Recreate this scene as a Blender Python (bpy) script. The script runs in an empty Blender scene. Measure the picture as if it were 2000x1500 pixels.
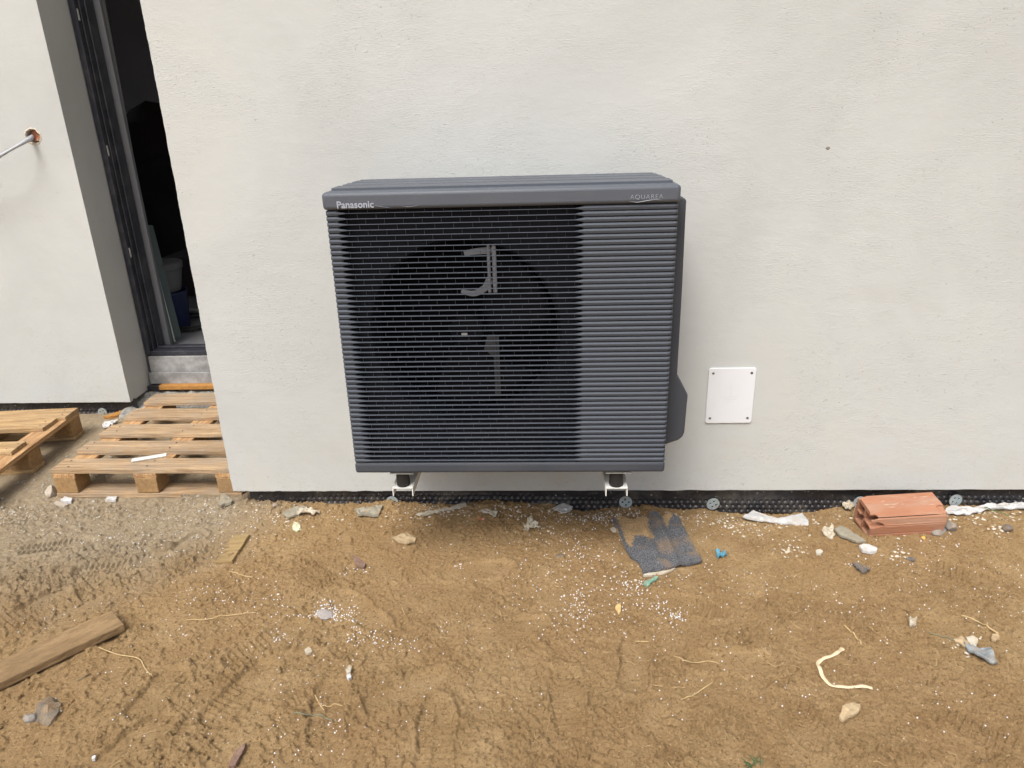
import bpy, bmesh, math, random
import numpy as np
from mathutils import Vector, Matrix, noise as mnoise

S = bpy.context.scene
col = S.collection
rad = math.radians
rnd = random.Random(7)
rs = np.random.RandomState(11)

# ------------------------------------------------------------------ camera
YAW, PITCH, ROLL, FPX = -.0539, .3622, -.0291, 1389.1
CAM = Vector((.6179, -2.4502, 1.4506))
fwd = Vector((math.sin(YAW)*math.cos(PITCH), math.cos(YAW)*math.cos(PITCH), -math.sin(PITCH)))
_r = Vector((math.cos(YAW), -math.sin(YAW), 0)); _u = _r.cross(fwd)
right = _r*math.cos(ROLL) + _u*math.sin(ROLL)
up = -_r*math.sin(ROLL) + _u*math.cos(ROLL)
cd = bpy.data.cameras.new('camera'); cam = bpy.data.objects.new('camera', cd); col.objects.link(cam)
M3 = Matrix((right, up, -fwd)).transposed()
cam.matrix_world = Matrix.Translation(CAM) @ M3.to_4x4()
cd.sensor_fit = 'HORIZONTAL'; cd.sensor_width = 36; cd.lens = FPX/2000*36
cd.clip_start = .05; cd.clip_end = 500
S.camera = cam

# ------------------------------------------------------------------ light
SUN_EL, SUN_AZ = 57, -22          # azimuth: degrees to the right of straight in front of the wall
w = bpy.data.worlds.new('World'); S.world = w; w.use_nodes = True
nt = w.node_tree; bg = nt.nodes['Background']
sky = nt.nodes.new('ShaderNodeTexSky'); sky.sky_type = 'NISHITA'; sky.sun_disc = False
sky.sun_elevation = rad(SUN_EL); sky.sun_rotation = rad(180-SUN_AZ)
sky.dust_density = 6; sky.air_density = 1.0; sky.ozone_density = 1.0
hs = nt.nodes.new('ShaderNodeHueSaturation'); hs.inputs['Saturation'].default_value = .6
nt.links.new(sky.outputs[0], hs.inputs['Color']); nt.links.new(hs.outputs[0], bg.inputs[0])
bg.inputs[1].default_value = .15
sd = bpy.data.lights.new('sun', 'SUN'); sun = bpy.data.objects.new('sun', sd); col.objects.link(sun)
sd.energy = 2.1; sd.angle = rad(26); sd.color = (1, .985, .955)
a = rad(SUN_AZ); e = rad(SUN_EL)
sdir = Vector((math.sin(a)*math.cos(e), -math.cos(a)*math.cos(e), math.sin(e)))
sun.rotation_euler = sdir.to_track_quat('Z', 'Y').to_euler()
S.view_settings.view_transform = 'Standard'; S.view_settings.look = 'None'
S.view_settings.exposure = .34; S.view_settings.gamma = 1

# ------------------------------------------------------------------ helpers: where a direction meets a real plane
def ray(px, py): return fwd + right*((px-1000)/FPX) - up*((py-750)/FPX)
def onY(px, py, Y):
    d = ray(px, py); return CAM + d*((Y-CAM.y)/d.y)
def onZ(px, py, Z):
    d = ray(px, py); return CAM + d*((Z-CAM.z)/d.z)

# ------------------------------------------------------------------ helpers: tagging
def tag(o, label=None, cat=None, group=None, kind=None):
    if label: o['label'] = label
    if cat: o['category'] = cat
    if group: o['group'] = group
    if kind: o['kind'] = kind
    return o
def empty(name, loc=(0,0,0), rz=0):
    o = bpy.data.objects.new(name, None); col.objects.link(o); o.location = loc
    o.rotation_euler = (0,0,rz); o.empty_display_size = .1; return o
def mesh_obj(name, me, mat, parent=None):
    o = bpy.data.objects.new(name, me); col.objects.link(o)
    if mat: me.materials.append(mat)
    if parent: o.parent = parent
    return o
def bevel(o, wd, seg=2, ang=30):
    m = o.modifiers.new('bevel', 'BEVEL'); m.width = wd; m.segments = seg; m.limit_method = 'ANGLE'
    m.angle_limit = rad(ang); m.harden_normals = False
    return o
def smooth(o, ang=40):
    me = o.data
    me.shade_smooth()
    me.set_sharp_from_angle(angle=rad(ang))
    return o

class MB:
    def __init__(s): s.v = []; s.f = []
    def add(s, vs, fs):
        n = len(s.v); s.v += [tuple(p) for p in vs]; s.f += [tuple(i+n for i in f) for f in fs]; return s
    def box(s, x0, x1, y0, y1, z0, z1, M=None):
        vs = [Vector(p) for p in ((x0,y0,z0),(x1,y0,z0),(x1,y1,z0),(x0,y1,z0),(x0,y0,z1),(x1,y0,z1),(x1,y1,z1),(x0,y1,z1))]
        if M: vs = [M @ p for p in vs]
        return s.add(vs, ((0,3,2,1),(4,5,6,7),(0,1,5,4),(1,2,6,5),(2,3,7,6),(3,0,4,7)))
    def cyl(s, c, r, h, axis='Z', n=24, r2=None):
        r2 = r if r2 is None else r2; vs = []
        for k, (rr, t) in enumerate(((r, 0), (r2, h))):
            for i in range(n):
                q = 2*math.pi*i/n; ca, sa = rr*math.cos(q), rr*math.sin(q)
                p = {'Z': (ca, sa, t), 'Y': (ca, t, -sa), 'X': (t, ca, sa)}[axis]
                vs.append((c[0]+p[0], c[1]+p[1], c[2]+p[2]))
        fs = [(i, (i+1) % n, n+(i+1) % n, n+i) for i in range(n)] + [tuple(range(n))[::-1], tuple(range(n, 2*n))]
        return s.add(vs, fs)
    def prism(s, pts, d0, d1, axis='Y'):
        n = len(pts); vs = []
        for d in (d0, d1):
            for (p, q) in pts: vs.append({'Y': (p, d, q), 'X': (d, p, q), 'Z': (p, q, d)}[axis])
        fs = [(i, n+i, n+(i+1) % n, (i+1) % n) for i in range(n)] + [tuple(range(n)), tuple(range(n, 2*n))[::-1]]
        return s.add(vs, fs)
    def tube(s, pts, r, n=8, closed=False):
        pts = [Vector(p) for p in pts]; R = r if hasattr(r, '__len__') else [r]*len(pts)
        vs = []; L = len(pts)
        for i, p in enumerate(pts):
            t = (pts[min(i+1, L-1)] - pts[max(i-1, 0)])
            t = t.normalized() if t.length > 1e-9 else Vector((1,0,0))
            a = Vector((0,0,1)) if abs(t.z) < .9 else Vector((1,0,0))
            x = t.cross(a).normalized(); y = t.cross(x).normalized()
            for k in range(n):
                q = 2*math.pi*k/n; vs.append(p + R[i]*(x*math.cos(q)+y*math.sin(q)))
        fs = [(i*n+k, i*n+(k+1) % n, (i+1)*n+(k+1) % n, (i+1)*n+k) for i in range(L-1) for k in range(n)]
        fs += [tuple(range(n))[::-1], tuple(range((L-1)*n, L*n))]
        return s.add(vs, fs)
    def mesh(s, name, fix=True):
        me = bpy.data.meshes.new(name); me.from_pydata(s.v, [], s.f)
        if fix:
            bm = bmesh.new(); bm.from_mesh(me); bmesh.ops.recalc_face_normals(bm, faces=bm.faces); bm.to_mesh(me); bm.free()
        me.update(); return me
    def obj(s, name, mat, parent=None): return mesh_obj(name, s.mesh(name), mat, parent)

def bool_cut(o, cutters):
    for c in cutters:
        m = o.modifiers.new('cut', 'BOOLEAN'); m.object = c; m.operation = 'DIFFERENCE'; m.solver = 'EXACT'
    dg = bpy.context.evaluated_depsgraph_get()
    me = bpy.data.meshes.new_from_object(o.evaluated_get(dg))
    o.modifiers.clear(); old = o.data; o.data = me; me.name = old.name
    for c in cutters: bpy.data.objects.remove(c)
    return o
def spline(pts, n=8):
    P = [Vector(p) for p in pts]; out = []
    for i in range(len(P)-1):
        p0 = P[max(i-1, 0)]; p1 = P[i]; p2 = P[i+1]; p3 = P[min(i+2, len(P)-1)]
        for k in range(n):
            t = k/n
            out.append(.5*((2*p1)+(-p0+p2)*t+(2*p0-5*p1+4*p2-p3)*t*t+(-p0+3*p1-3*p2+p3)*t**3))
    out.append(P[-1]); return out

# ------------------------------------------------------------------ materials
def new_mat(name):
    m = bpy.data.materials.new(name); m.use_nodes = True
    return m, m.node_tree.nodes, m.node_tree.links, m.node_tree.nodes['Principled BSDF']
def coords(N, L, scale=(1,1,1), offset_random=False, kind='Object'):
    tc = N.new('ShaderNodeTexCoord'); mp = N.new('ShaderNodeMapping'); mp.inputs['Scale'].default_value = scale
    L.new(tc.outputs[kind], mp.inputs['Vector'])
    if offset_random:
        oi = N.new('ShaderNodeObjectInfo'); mu = N.new('ShaderNodeMath'); mu.operation = 'MULTIPLY'; mu.inputs[1].default_value = 37
        L.new(oi.outputs['Random'], mu.inputs[0]); L.new(mu.outputs[0], mp.inputs['Location'])
    return mp.outputs[0]
def tnoise(N, L, vec, scale, detail=4, rough=.55, dist=0):
    n = N.new('ShaderNodeTexNoise'); n.inputs['Scale'].default_value = scale; n.inputs['Detail'].default_value = detail
    n.inputs['Roughness'].default_value = rough; n.inputs['Distortion'].default_value = dist
    L.new(vec, n.inputs['Vector']); return n.outputs['Fac']
def ramp(N, L, fac, stops):
    r = N.new('ShaderNodeValToRGB'); el = r.color_ramp.elements
    while len(el) < len(stops): el.new(.5)
    for e_, (p, c) in zip(el, stops):
        e_.position = p; e_.color = (*c, 1) if hasattr(c, '__len__') else (c, c, c, 1)
    L.new(fac, r.inputs['Fac']); return r.outputs['Color']
def mix(N, L, fac, a, b, mode='MIX'):
    m = N.new('ShaderNodeMix'); m.data_type = 'RGBA'; m.blend_type = mode
    for sock, v in ((m.inputs[0], fac), (m.inputs[6], a), (m.inputs[7], b)):
        if isinstance(v, (int, float)): sock.default_value = v
        elif isinstance(v, tuple): sock.default_value = (*v, 1)
        else: L.new(v, sock)
    return m.outputs[2]
def math_(N, L, op, a, b=0.):
    m = N.new('ShaderNodeMath'); m.operation = op
    for i, v in enumerate((a, b)):
        if isinstance(v, (int, float)): m.inputs[i].default_value = v
        else: L.new(v, m.inputs[i])
    return m.outputs[0]
def bump(N, L, P, h, dist, strength=1, prev=None):
    b = N.new('ShaderNodeBump'); b.inputs['Distance'].default_value = dist; b.inputs['Strength'].default_value = strength
    L.new(h, b.inputs['Height'])
    if prev: L.new(prev, b.inputs['Normal'])
    L.new(b.outputs[0], P.inputs['Normal']); return b.outputs[0]

def mat_simple(name, c, c2=None, scale=20, rough=.6, bmp=0, bscale=None, metal=0, dirt=None, dirt_scale=6, dirt_amt=.6, stretch=(1,1,1), spec=.5):
    m, N, L, P = new_mat(name); v = coords(N, L, stretch, True)
    cc = ramp(N, L, tnoise(N, L, v, scale, 5), ((.3, c), (.7, c2 or tuple(x*.85 for x in c))))
    if dirt:
        f = ramp(N, L, tnoise(N, L, v, dirt_scale, 7, .65), ((.5-.1*dirt_amt, 0), (.5+.22-.1*dirt_amt, dirt_amt)))
        cc = mix(N, L, f, cc, dirt)
    L.new(cc, P.inputs['Base Color']); P.inputs['Roughness'].default_value = rough; P.inputs['Metallic'].default_value = metal
    P.inputs['Specular IOR Level'].default_value = spec
    if bmp: bump(N, L, P, tnoise(N, L, v, bscale or scale*3, 6, .65), bmp)
    return m

SOIL = (.335, .20, .088)
def mat_soil():
    m, N, L, P = new_mat('ochre soil'); v = coords(N, L)
    big = tnoise(N, L, v, 1.7, 4, .6); mid = tnoise(N, L, v, 9, 6, .65, .4); fine = tnoise(N, L, v, 130, 4, .7)
    c = ramp(N, L, mid, ((.30, (.352, .230, .108)), (.5, (.418, .283, .140)), (.72, (.50, .350, .184))))
    c = mix(N, L, ramp(N, L, big, ((.4, .0), (.62, .5))), c, (.36, .222, .105))
    c = mix(N, L, ramp(N, L, fine, ((.34, .8), (.46, 0))), c, (.15, .09, .038))
    c = mix(N, L, ramp(N, L, tnoise(N, L, v, 170, 3, .6), ((.61, 0), (.69, .5))), c, (.72, .55, .33))
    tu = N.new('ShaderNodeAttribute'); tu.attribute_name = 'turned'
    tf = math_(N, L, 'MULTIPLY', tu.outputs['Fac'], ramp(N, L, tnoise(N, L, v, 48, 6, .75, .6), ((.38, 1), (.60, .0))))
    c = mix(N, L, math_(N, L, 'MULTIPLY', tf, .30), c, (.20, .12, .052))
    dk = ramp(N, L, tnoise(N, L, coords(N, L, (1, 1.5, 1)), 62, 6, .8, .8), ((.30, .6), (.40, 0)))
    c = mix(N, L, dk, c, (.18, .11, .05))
    # grey cement dust, a mask stored with the ground
    at = N.new('ShaderNodeAttribute'); at.attribute_name = 'dust'
    f = math_(N, L, 'ADD', at.outputs['Fac'], math_(N, L, 'MULTIPLY', math_(N, L, 'SUBTRACT', tnoise(N, L, v, 7, 7, .7), .5), .9))
    f = ramp(N, L, f, ((.15, 0), (.95, .9)))
    g = ramp(N, L, tnoise(N, L, v, 40, 6, .7), ((.3, (.30, .235, .155)), (.7, (.46, .38, .265))))
    c = mix(N, L, f, c, g)
    # tiny bits of plaster and foam pressed into the surface
    vo = N.new('ShaderNodeTexVoronoi'); vo.inputs['Scale'].default_value = 55; L.new(v, vo.inputs['Vector'])
    sp = ramp(N, L, vo.outputs['Distance'], ((.05, 1), (.12, 0)))
    ptch = ramp(N, L, tnoise(N, L, v, 3.1, 5, .7), ((.52, 0), (.66, 1)))
    c = mix(N, L, math_(N, L, 'MULTIPLY', sp, ptch), c, (.58, .48, .34))
    L.new(c, P.inputs['Base Color']); P.inputs['Roughness'].default_value = .95; P.inputs['Specular IOR Level'].default_value = .15
    b1 = bump(N, L, P, tnoise(N, L, v, 90, 6, .75), .010)
    bump(N, L, P, tnoise(N, L, v, 320, 3, .8), .0045, prev=b1)
    return m
def mat_clod(name='soil crumbs', a=(.36,.215,.09), b=(.54,.35,.155)):
    m, N, L, P = new_mat(name); v = coords(N, L)
    c = ramp(N, L, tnoise(N, L, v, 25, 6, .7), ((.3, a), (.7, b)))
    at = N.new('ShaderNodeAttribute'); at.attribute_name = 'dust'
    c = mix(N, L, math_(N, L, 'MULTIPLY', at.outputs['Fac'], .9), c, (.33, .275, .20))
    L.new(c, P.inputs['Base Color']); P.inputs['Roughness'].default_value = .95; P.inputs['Specular IOR Level'].default_value = .15
    bump(N, L, P, tnoise(N, L, v, 200, 4, .7), .002); return m

def mat_plaster(name, c=(.486, .502, .492)):
    m, N, L, P = new_mat(name); v = coords(N, L)
    big = tnoise(N, L, v, 1.1, 5, .6, .6)
    cc = ramp(N, L, big, ((.3, tuple(x*.90 for x in c)), (.55, c), (.75, (c[0]*1.02, c[1]*1.005, c[2]*.97))))
    st = tnoise(N, L, coords(N, L, (1, 1, 3)), 2.3, 7, .7, .5)
    cc = mix(N, L, ramp(N, L, st, ((.55, 0), (.75, .25))), cc, (.40, .395, .38))
    pk = tnoise(N, L, coords(N, L, (1.4, 1, 1)), 3.4, 6, .65, 1)
    cc = mix(N, L, ramp(N, L, pk, ((.56, 0), (.74, .14))), cc, (.455, .445, .425))
    # pinholes where the float left the render open
    vo = N.new('ShaderNodeTexVoronoi'); vo.inputs['Scale'].default_value = 150; L.new(coords(N, L, (.7, 1, 1.2)), vo.inputs['Vector'])
    patch = ramp(N, L, tnoise(N, L, v, 2.2, 5, .6, .8), ((.45, 0), (.62, 1)))
    pin = math_(N, L, 'MULTIPLY', ramp(N, L, vo.outputs['Distance'], ((.10, 1), (.20, 0))), patch)
    sel = ramp(N, L, tnoise(N, L, v, 60, 2), ((.5, 0), (.6, 1)))
    pin = math_(N, L, 'MULTIPLY', pin, sel)
    cc = mix(N, L, math_(N, L, 'MULTIPLY', pin, .45), cc, (.36, .32, .27))
    sx_ = N.new('ShaderNodeSeparateXYZ'); L.new(v, sx_.inputs[0])
    lowm = ramp(N, L, sx_.outputs['Z'], ((.08, 1), (.42, 0)))
    spl = ramp(N, L, tnoise(N, L, v, 75, 3, .6), ((.60, 0), (.68, 1)))
    cc = mix(N, L, math_(N, L, 'MULTIPLY', math_(N, L, 'MULTIPLY', spl, lowm), .35), cc, (.36, .25, .13))
    cc = mix(N, L, math_(N, L, 'MULTIPLY', lowm, ramp(N, L, tnoise(N, L, v, 5, 5, .7), ((.45, 0), (.7, .22)))), cc, (.45, .39, .30))
    # a few dirty scuffs
    sc = tnoise(N, L, coords(N, L, (2.2, 1, .9)), 4.6, 4, .6, 1.5)
    cc = mix(N, L, ramp(N, L, sc, ((.70, 0), (.80, .25))), cc, (.42, .37, .30))
    L.new(cc, P.inputs['Base Color']); P.inputs['Roughness'].default_value = .9; P.inputs['Specular IOR Level'].default_value = .2
    tex = tnoise(N, L, coords(N, L, (.45, 1, 1.3)), 190, 5, .7, .4)
    amt = ramp(N, L, tnoise(N, L, v, 2.2, 5, .6, .8), ((.40, .18), (.60, 1)))
    b = bump(N, L, P, math_(N, L, 'MULTIPLY', tex, amt), .0015)
    b = bump(N, L, P, tnoise(N, L, coords(N, L, (.5, 1, 1)), 14, 4, .6), .0016, prev=b)
    bump(N, L, P, math_(N, L, 'MULTIPLY', pin, -1.), .002, prev=b)
    return m

def mat_wood(name, a, b, axis=0, grime=(.17, .13, .09), gamt=.5, rough=.8):
    m, N, L, P = new_mat(name)
    sc = [14, 14, 14]; sc[axis] = .9
    v = coords(N, L, tuple(sc), True)
    g = tnoise(N, L, v, 3.2, 7, .65, 1.6)
    c = ramp(N, L, g, ((.32, tuple(x*.8 for x in b)), (.46, b), (.54, a), (.68, tuple(x*1.25 for x in a))))
    sp_ = tnoise(N, L, coords(N, L, (1, 1, 1), True), 60, 5, .7); c = mix(N, L, ramp(N, L, sp_, ((.56, 0), (.70, .55))), c, tuple(x*.8 for x in grime))
    g2 = tnoise(N, L, v, 14, 3, .6)
    c = mix(N, L, ramp(N, L, g2, ((.5, 0), (.7, .35))), c, tuple(x*.55 for x in b))
    vv = coords(N, L, (1, 1, 1), True)
    c = mix(N, L, ramp(N, L, tnoise(N, L, vv, 7, 7, .7, .7), ((.42, 0), (.70, gamt))), c, grime)
    vo = N.new('ShaderNodeTexVoronoi'); vo.inputs['Scale'].default_value = 3.3; L.new(vv, vo.inputs['Vector'])
    c = mix(N, L, ramp(N, L, vo.outputs['Distance'], ((.035, .75), (.07, 0))), c, (.12, .065, .03))
    L.new(c, P.inputs['Base Color']); P.inputs['Roughness'].default_value = rough; P.inputs['Specular IOR Level'].default_value = .25
    bump(N, L, P, g2, .003); return m

def mat_casing(name, c, rough=.52):
    m, N, L, P = new_mat(name); v = coords(N, L)
    d = tnoise(N, L, v, 3.5, 6, .65, .5)
    cc = mix(N, L, ramp(N, L, d, ((.42, 0), (.75, .16))), c, (.14, .135, .13))
    L.new(cc, P.inputs['Base Color']); P.inputs['Specular IOR Level'].default_value = .4
    L.new(ramp(N, L, d, ((.3, rough), (.75, min(1, rough+.22)))), P.inputs['Roughness'])
    bump(N, L, P, tnoise(N, L, v, 900, 2, .5), .0004); return m

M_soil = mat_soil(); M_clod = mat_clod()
M_plaster = mat_plaster('off-white render')
M_case = mat_casing('dark grey casing', (.059, .069, .088), .6)
M_pan = mat_casing('bottom band grey', (.042, .048, .060), .6)
M_case_dark = mat_casing('charcoal side plastic', (.040, .045, .056), .55)
M_lid = mat_casing('grey lid', (.078, .089, .109), .38)
M_black = mat_simple('black plastic', (.005, .006, .009), (.007, .008, .012), 30, .8, spec=.08)
M_rubber = mat_simple('black rubber', (.012, .012, .012), (.02, .02, .02), 40, .65)
M_shroud = mat_simple('fan shroud plastic', (.013, .015, .022), None, 10, .7, spec=.15)
M_fan = mat_simple('fan plastic', (.006, .007, .011), None, 10, .6, spec=.12)
M_motor = mat_simple('motor bracket grey', (.30, .325, .37), None, 10, .5)
M_bracket = mat_simple('white powder coat', (.74, .755, .72), (.68, .69, .66), 15, .45, dirt=(.35, .28, .18), dirt_amt=.3)
M_letter = mat_simple('pale grey print', (.34, .37, .43), None, 30, .45)
M_letter2 = mat_simple('thin grey print', (.40, .43, .49), None, 30, .45)
M_plate = mat_simple('white cover plastic', (.69, .715, .75), (.67, .695, .73), 3, .35, dirt=(.6, .58, .53), dirt_amt=.25)
M_screw = mat_simple('zinc screw', (.30, .29, .28), (.2, .2, .2), 60, .4, metal=.8)
M_washer = mat_simple('blue grey washer plastic', (.32, .385, .40), (.26, .31, .33), 40, .5, dirt=(.30, .22, .13), dirt_amt=.5, dirt_scale=30)
M_palletA = mat_wood('weathered pallet pine', (.44, .31, .185), (.32, .21, .115), 0, (.28, .235, .18), .75)
M_palletB = mat_wood('fresh pallet pine', (.47, .32, .165), (.34, .215, .10), 0, (.30, .22, .14), .5)
M_palletY = mat_wood('pallet pine cross grain', (.50, .31, .15), (.36, .20, .09), 1, (.25, .17, .11), .5)
M_block = mat_simple('pallet chip block', (.40, .245, .105), (.26, .15, .06), 70, .85, bmp=.004, dirt=(.24, .17, .10), dirt_amt=.5, dirt_scale=9)
M_plank = mat_simple('muddy plank', (.37, .25, .125), (.24, .155, .075), 12, .95, bmp=.012, bscale=90, stretch=(.3, 1, 1), dirt=(.20, .125, .058), dirt_amt=.85, dirt_scale=38)
M_offcut = mat_wood('pale muddy offcut', (.30, .225, .105), (.23, .165, .078), 1, (.36, .235, .11), .9)
M_frame = mat_simple('anthracite door frame', (.022, .024, .034), (.03, .032, .042), 10, .4, dirt=(.12, .12, .13), dirt_amt=.35, dirt_scale=14)
M_leaf = mat_simple('grey door leaf', (.145, .15, .165), None, 5, .6)
M_sill = mat_simple('dusty zinc sill', (.245, .24, .235), (.20, .20, .198), 8, .55, dirt=(.46, .46, .46), dirt_amt=.75, dirt_scale=9, bmp=.001)
M_osb = mat_simple('orange insulation strip', (.46, .23, .055), (.34, .15, .035), 60, .85, bmp=.006, bscale=70, stretch=(.5,1,1))
M_concrete = mat_simple('pebbly concrete', (.34, .33, .30), (.19, .18, .16), 60, .9, bmp=.01, bscale=60)
M_room = mat_simple('bare room wall', (.34, .34, .37), (.28, .28, .30), 2, .9)
M_floor = mat_simple('dusty screed', (.17, .175, .185), (.12, .12, .13), 4, .85, bmp=.002)

def mat_membrane():
    m, N, L, P = new_mat('black dimpled sheet'); v = coords(N, L)
    c = mix(N, L, ramp(N, L, tnoise(N, L, v, 9, 7, .7, .5), ((.48, 0), (.74, .75))), (.018, .018, .022), (.12, .11, .095))
    c = mix(N, L, ramp(N, L, tnoise(N, L, v, 90, 3, .6), ((.66, 0), (.70, .8))), c, (.40, .38, .34))
    L.new(c, P.inputs['Base Color']); P.inputs['Roughness'].default_value = .38
    bump(N, L, P, tnoise(N, L, v, 60, 4, .6), .002); return m
M_membrane = mat_membrane()

# ------------------------------------------------------------------ numpy noise
def _hash(ix, iy, seed):
    h = (ix.astype(np.int64)*374761393 + iy.astype(np.int64)*668265263 + seed*1442695041) & 0xffffffff
    h = ((h ^ (h >> 13))*1274126177) & 0xffffffff
    return ((h ^ (h >> 16)) & 0xffff)/65535.
def vnoise(x, y, seed=0):
    ix = np.floor(x); iy = np.floor(y); fx = x-ix; fy = y-iy
    fx = fx*fx*fx*(fx*(fx*6-15)+10); fy = fy*fy*fy*(fy*(fy*6-15)+10)
    a = _hash(ix, iy, seed); b = _hash(ix+1, iy, seed); c = _hash(ix, iy+1, seed); d = _hash(ix+1, iy+1, seed)
    return (a*(1-fx)+b*fx)*(1-fy)+(c*(1-fx)+d*fx)*fy
def fbm(x, y, oct=4, seed=0, gain=.5):
    s = 0; amp = 1; t = 0
    for o in range(oct):
        c_, s_ = math.cos(o*1.1+.5), math.sin(o*1.1+.5)
        s = s+amp*vnoise((x*c_-y*s_)*2**o+o*17.3, (x*s_+y*c_)*2**o, seed+o); t += amp; amp *= gain
    return s/t
def sstep(a, b, x):
    t = np.clip((x-a)/(b-a), 0, 1); return t*t*(3-2*t)

# ------------------------------------------------------------------ ground height
WALLPX = [(453,972),(500,978),(600,981),(700,982),(761,974),(800,981),(900,983),(945,976),(1040,981),(1100,987),(1128,997),(1165,996),(1200,989),(1270,987),(1340,995),(1375,991),(1420,999),(1480,1003),(1550,1002),(1600,997),(1650,987),(1700,984),(1860,985),(2000,986)]
WX = []; WZ = []
for px, py in WALLPX:
    p = onY(px, py, -.004); WX.append(p.x); WZ.append(p.z)
XC, YC, XW = -.642, .961, -1.601
def gpos0(px, py): p = onZ(px, py, 0); return p.x, p.y
PRINTS = [ # px, py, direction (deg, plan), length, width, tread
 (310,1352,80,.20,.105,'grid'),(470,1350,70,.27,.10,'bars'),(110,1062,15,.26,.10,'bars'),(225,1105,12,.27,.105,'bars'),(330,1078,25,.25,.10,'bars'),
 (370,1055,60,.13,.085,'bars'),(640,1385,100,.24,.10,'bars'),(850,1440,95,.26,.10,'bars'),(1556,1405,110,.20,.10,'grid'),(1870,1120,150,.27,.10,'bars'),
 (1345,1180,160,.24,.10,'arcs'),(1880,1235,150,.25,.10,'flat'),(1110,1372,95,.26,.10,'arcs'),(790,1345,30,.24,.10,'flat'),(1730,1290,150,.25,.10,'bars'),
 (990,1230,20,.26,.10,'flat'),(700,1190,140,.26,.10,'flat'),(1430,1290,0,.26,.10,'flat'),(1950,1440,140,.26,.10,'bars'),(250,1460,60,.26,.10,'flat'),
 (1240,1290,80,.25,.10,'flat'),(60,1190,60,.25,.10,'bars'),(520,1250,50,.25,.10,'bars'),(1620,1130,130,.26,.10,'flat'),(930,1110,10,.25,.10,'flat')]
PR = [(*gpos0(a, b), rad(c), l, wd, t) for a, b, c, l, wd, t in PRINTS]
mat_c = onZ(1285, 1068, 0)
BLOB = [(1690,1190,90,34),(1880,1150,110,46),(1930,1260,60,40),(1720,1330,60,30),(1850,1375,70,46),(1760,1450,170,36),(1380,1385,60,46),(1085,1440,60,56),(1130,1375,70,24),
 (290,1445,130,42),(90,1130,90,60),(260,1095,170,36),(760,1355,90,50),(640,1400,60,40),(1560,1400,60,36),(40,1180,60,70),(1960,1460,80,50),(1235,1065,55,60),(990,1190,50,26),
 (1010,1440,40,50),(860,1430,70,50),(620,1120,90,26),(1280,1290,70,24),(480,1300,60,40),(200,1250,80,30),(1330,1480,80,24),(560,1240,70,26),(1550,1180,80,26),(1520,1300,50,30),(1440,1230,70,20)]
def _bl(a, b, rx, ry):
    x0, y0 = gpos0(a, b); x1, _ = gpos0(a+rx, b); _, y1 = gpos0(a, b+ry); return x0, y0, abs(x1-x0), abs(y1-y0)
BW = [_bl(*q) for q in BLOB]
def pmf(X, Y):
    n = fbm(X*3.4+5, Y*3.4, 5, 41, .6); m = .6*sstep(.52, .62, n)
    wx = X+.16*(fbm(X*5, Y*5, 3, 43)-.5); wy = Y+.16*(fbm(X*5, Y*5, 3, 47)-.5); d = fbm(X*13, Y*13, 3, 49)
    for x0, y0, rx, ry in BW:
        r = np.hypot((wx-x0)/rx, (wy-y0)/ry); m = np.maximum(m, sstep(1.15, .75, r+1.6*(d-.5)))
    return m
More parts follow.
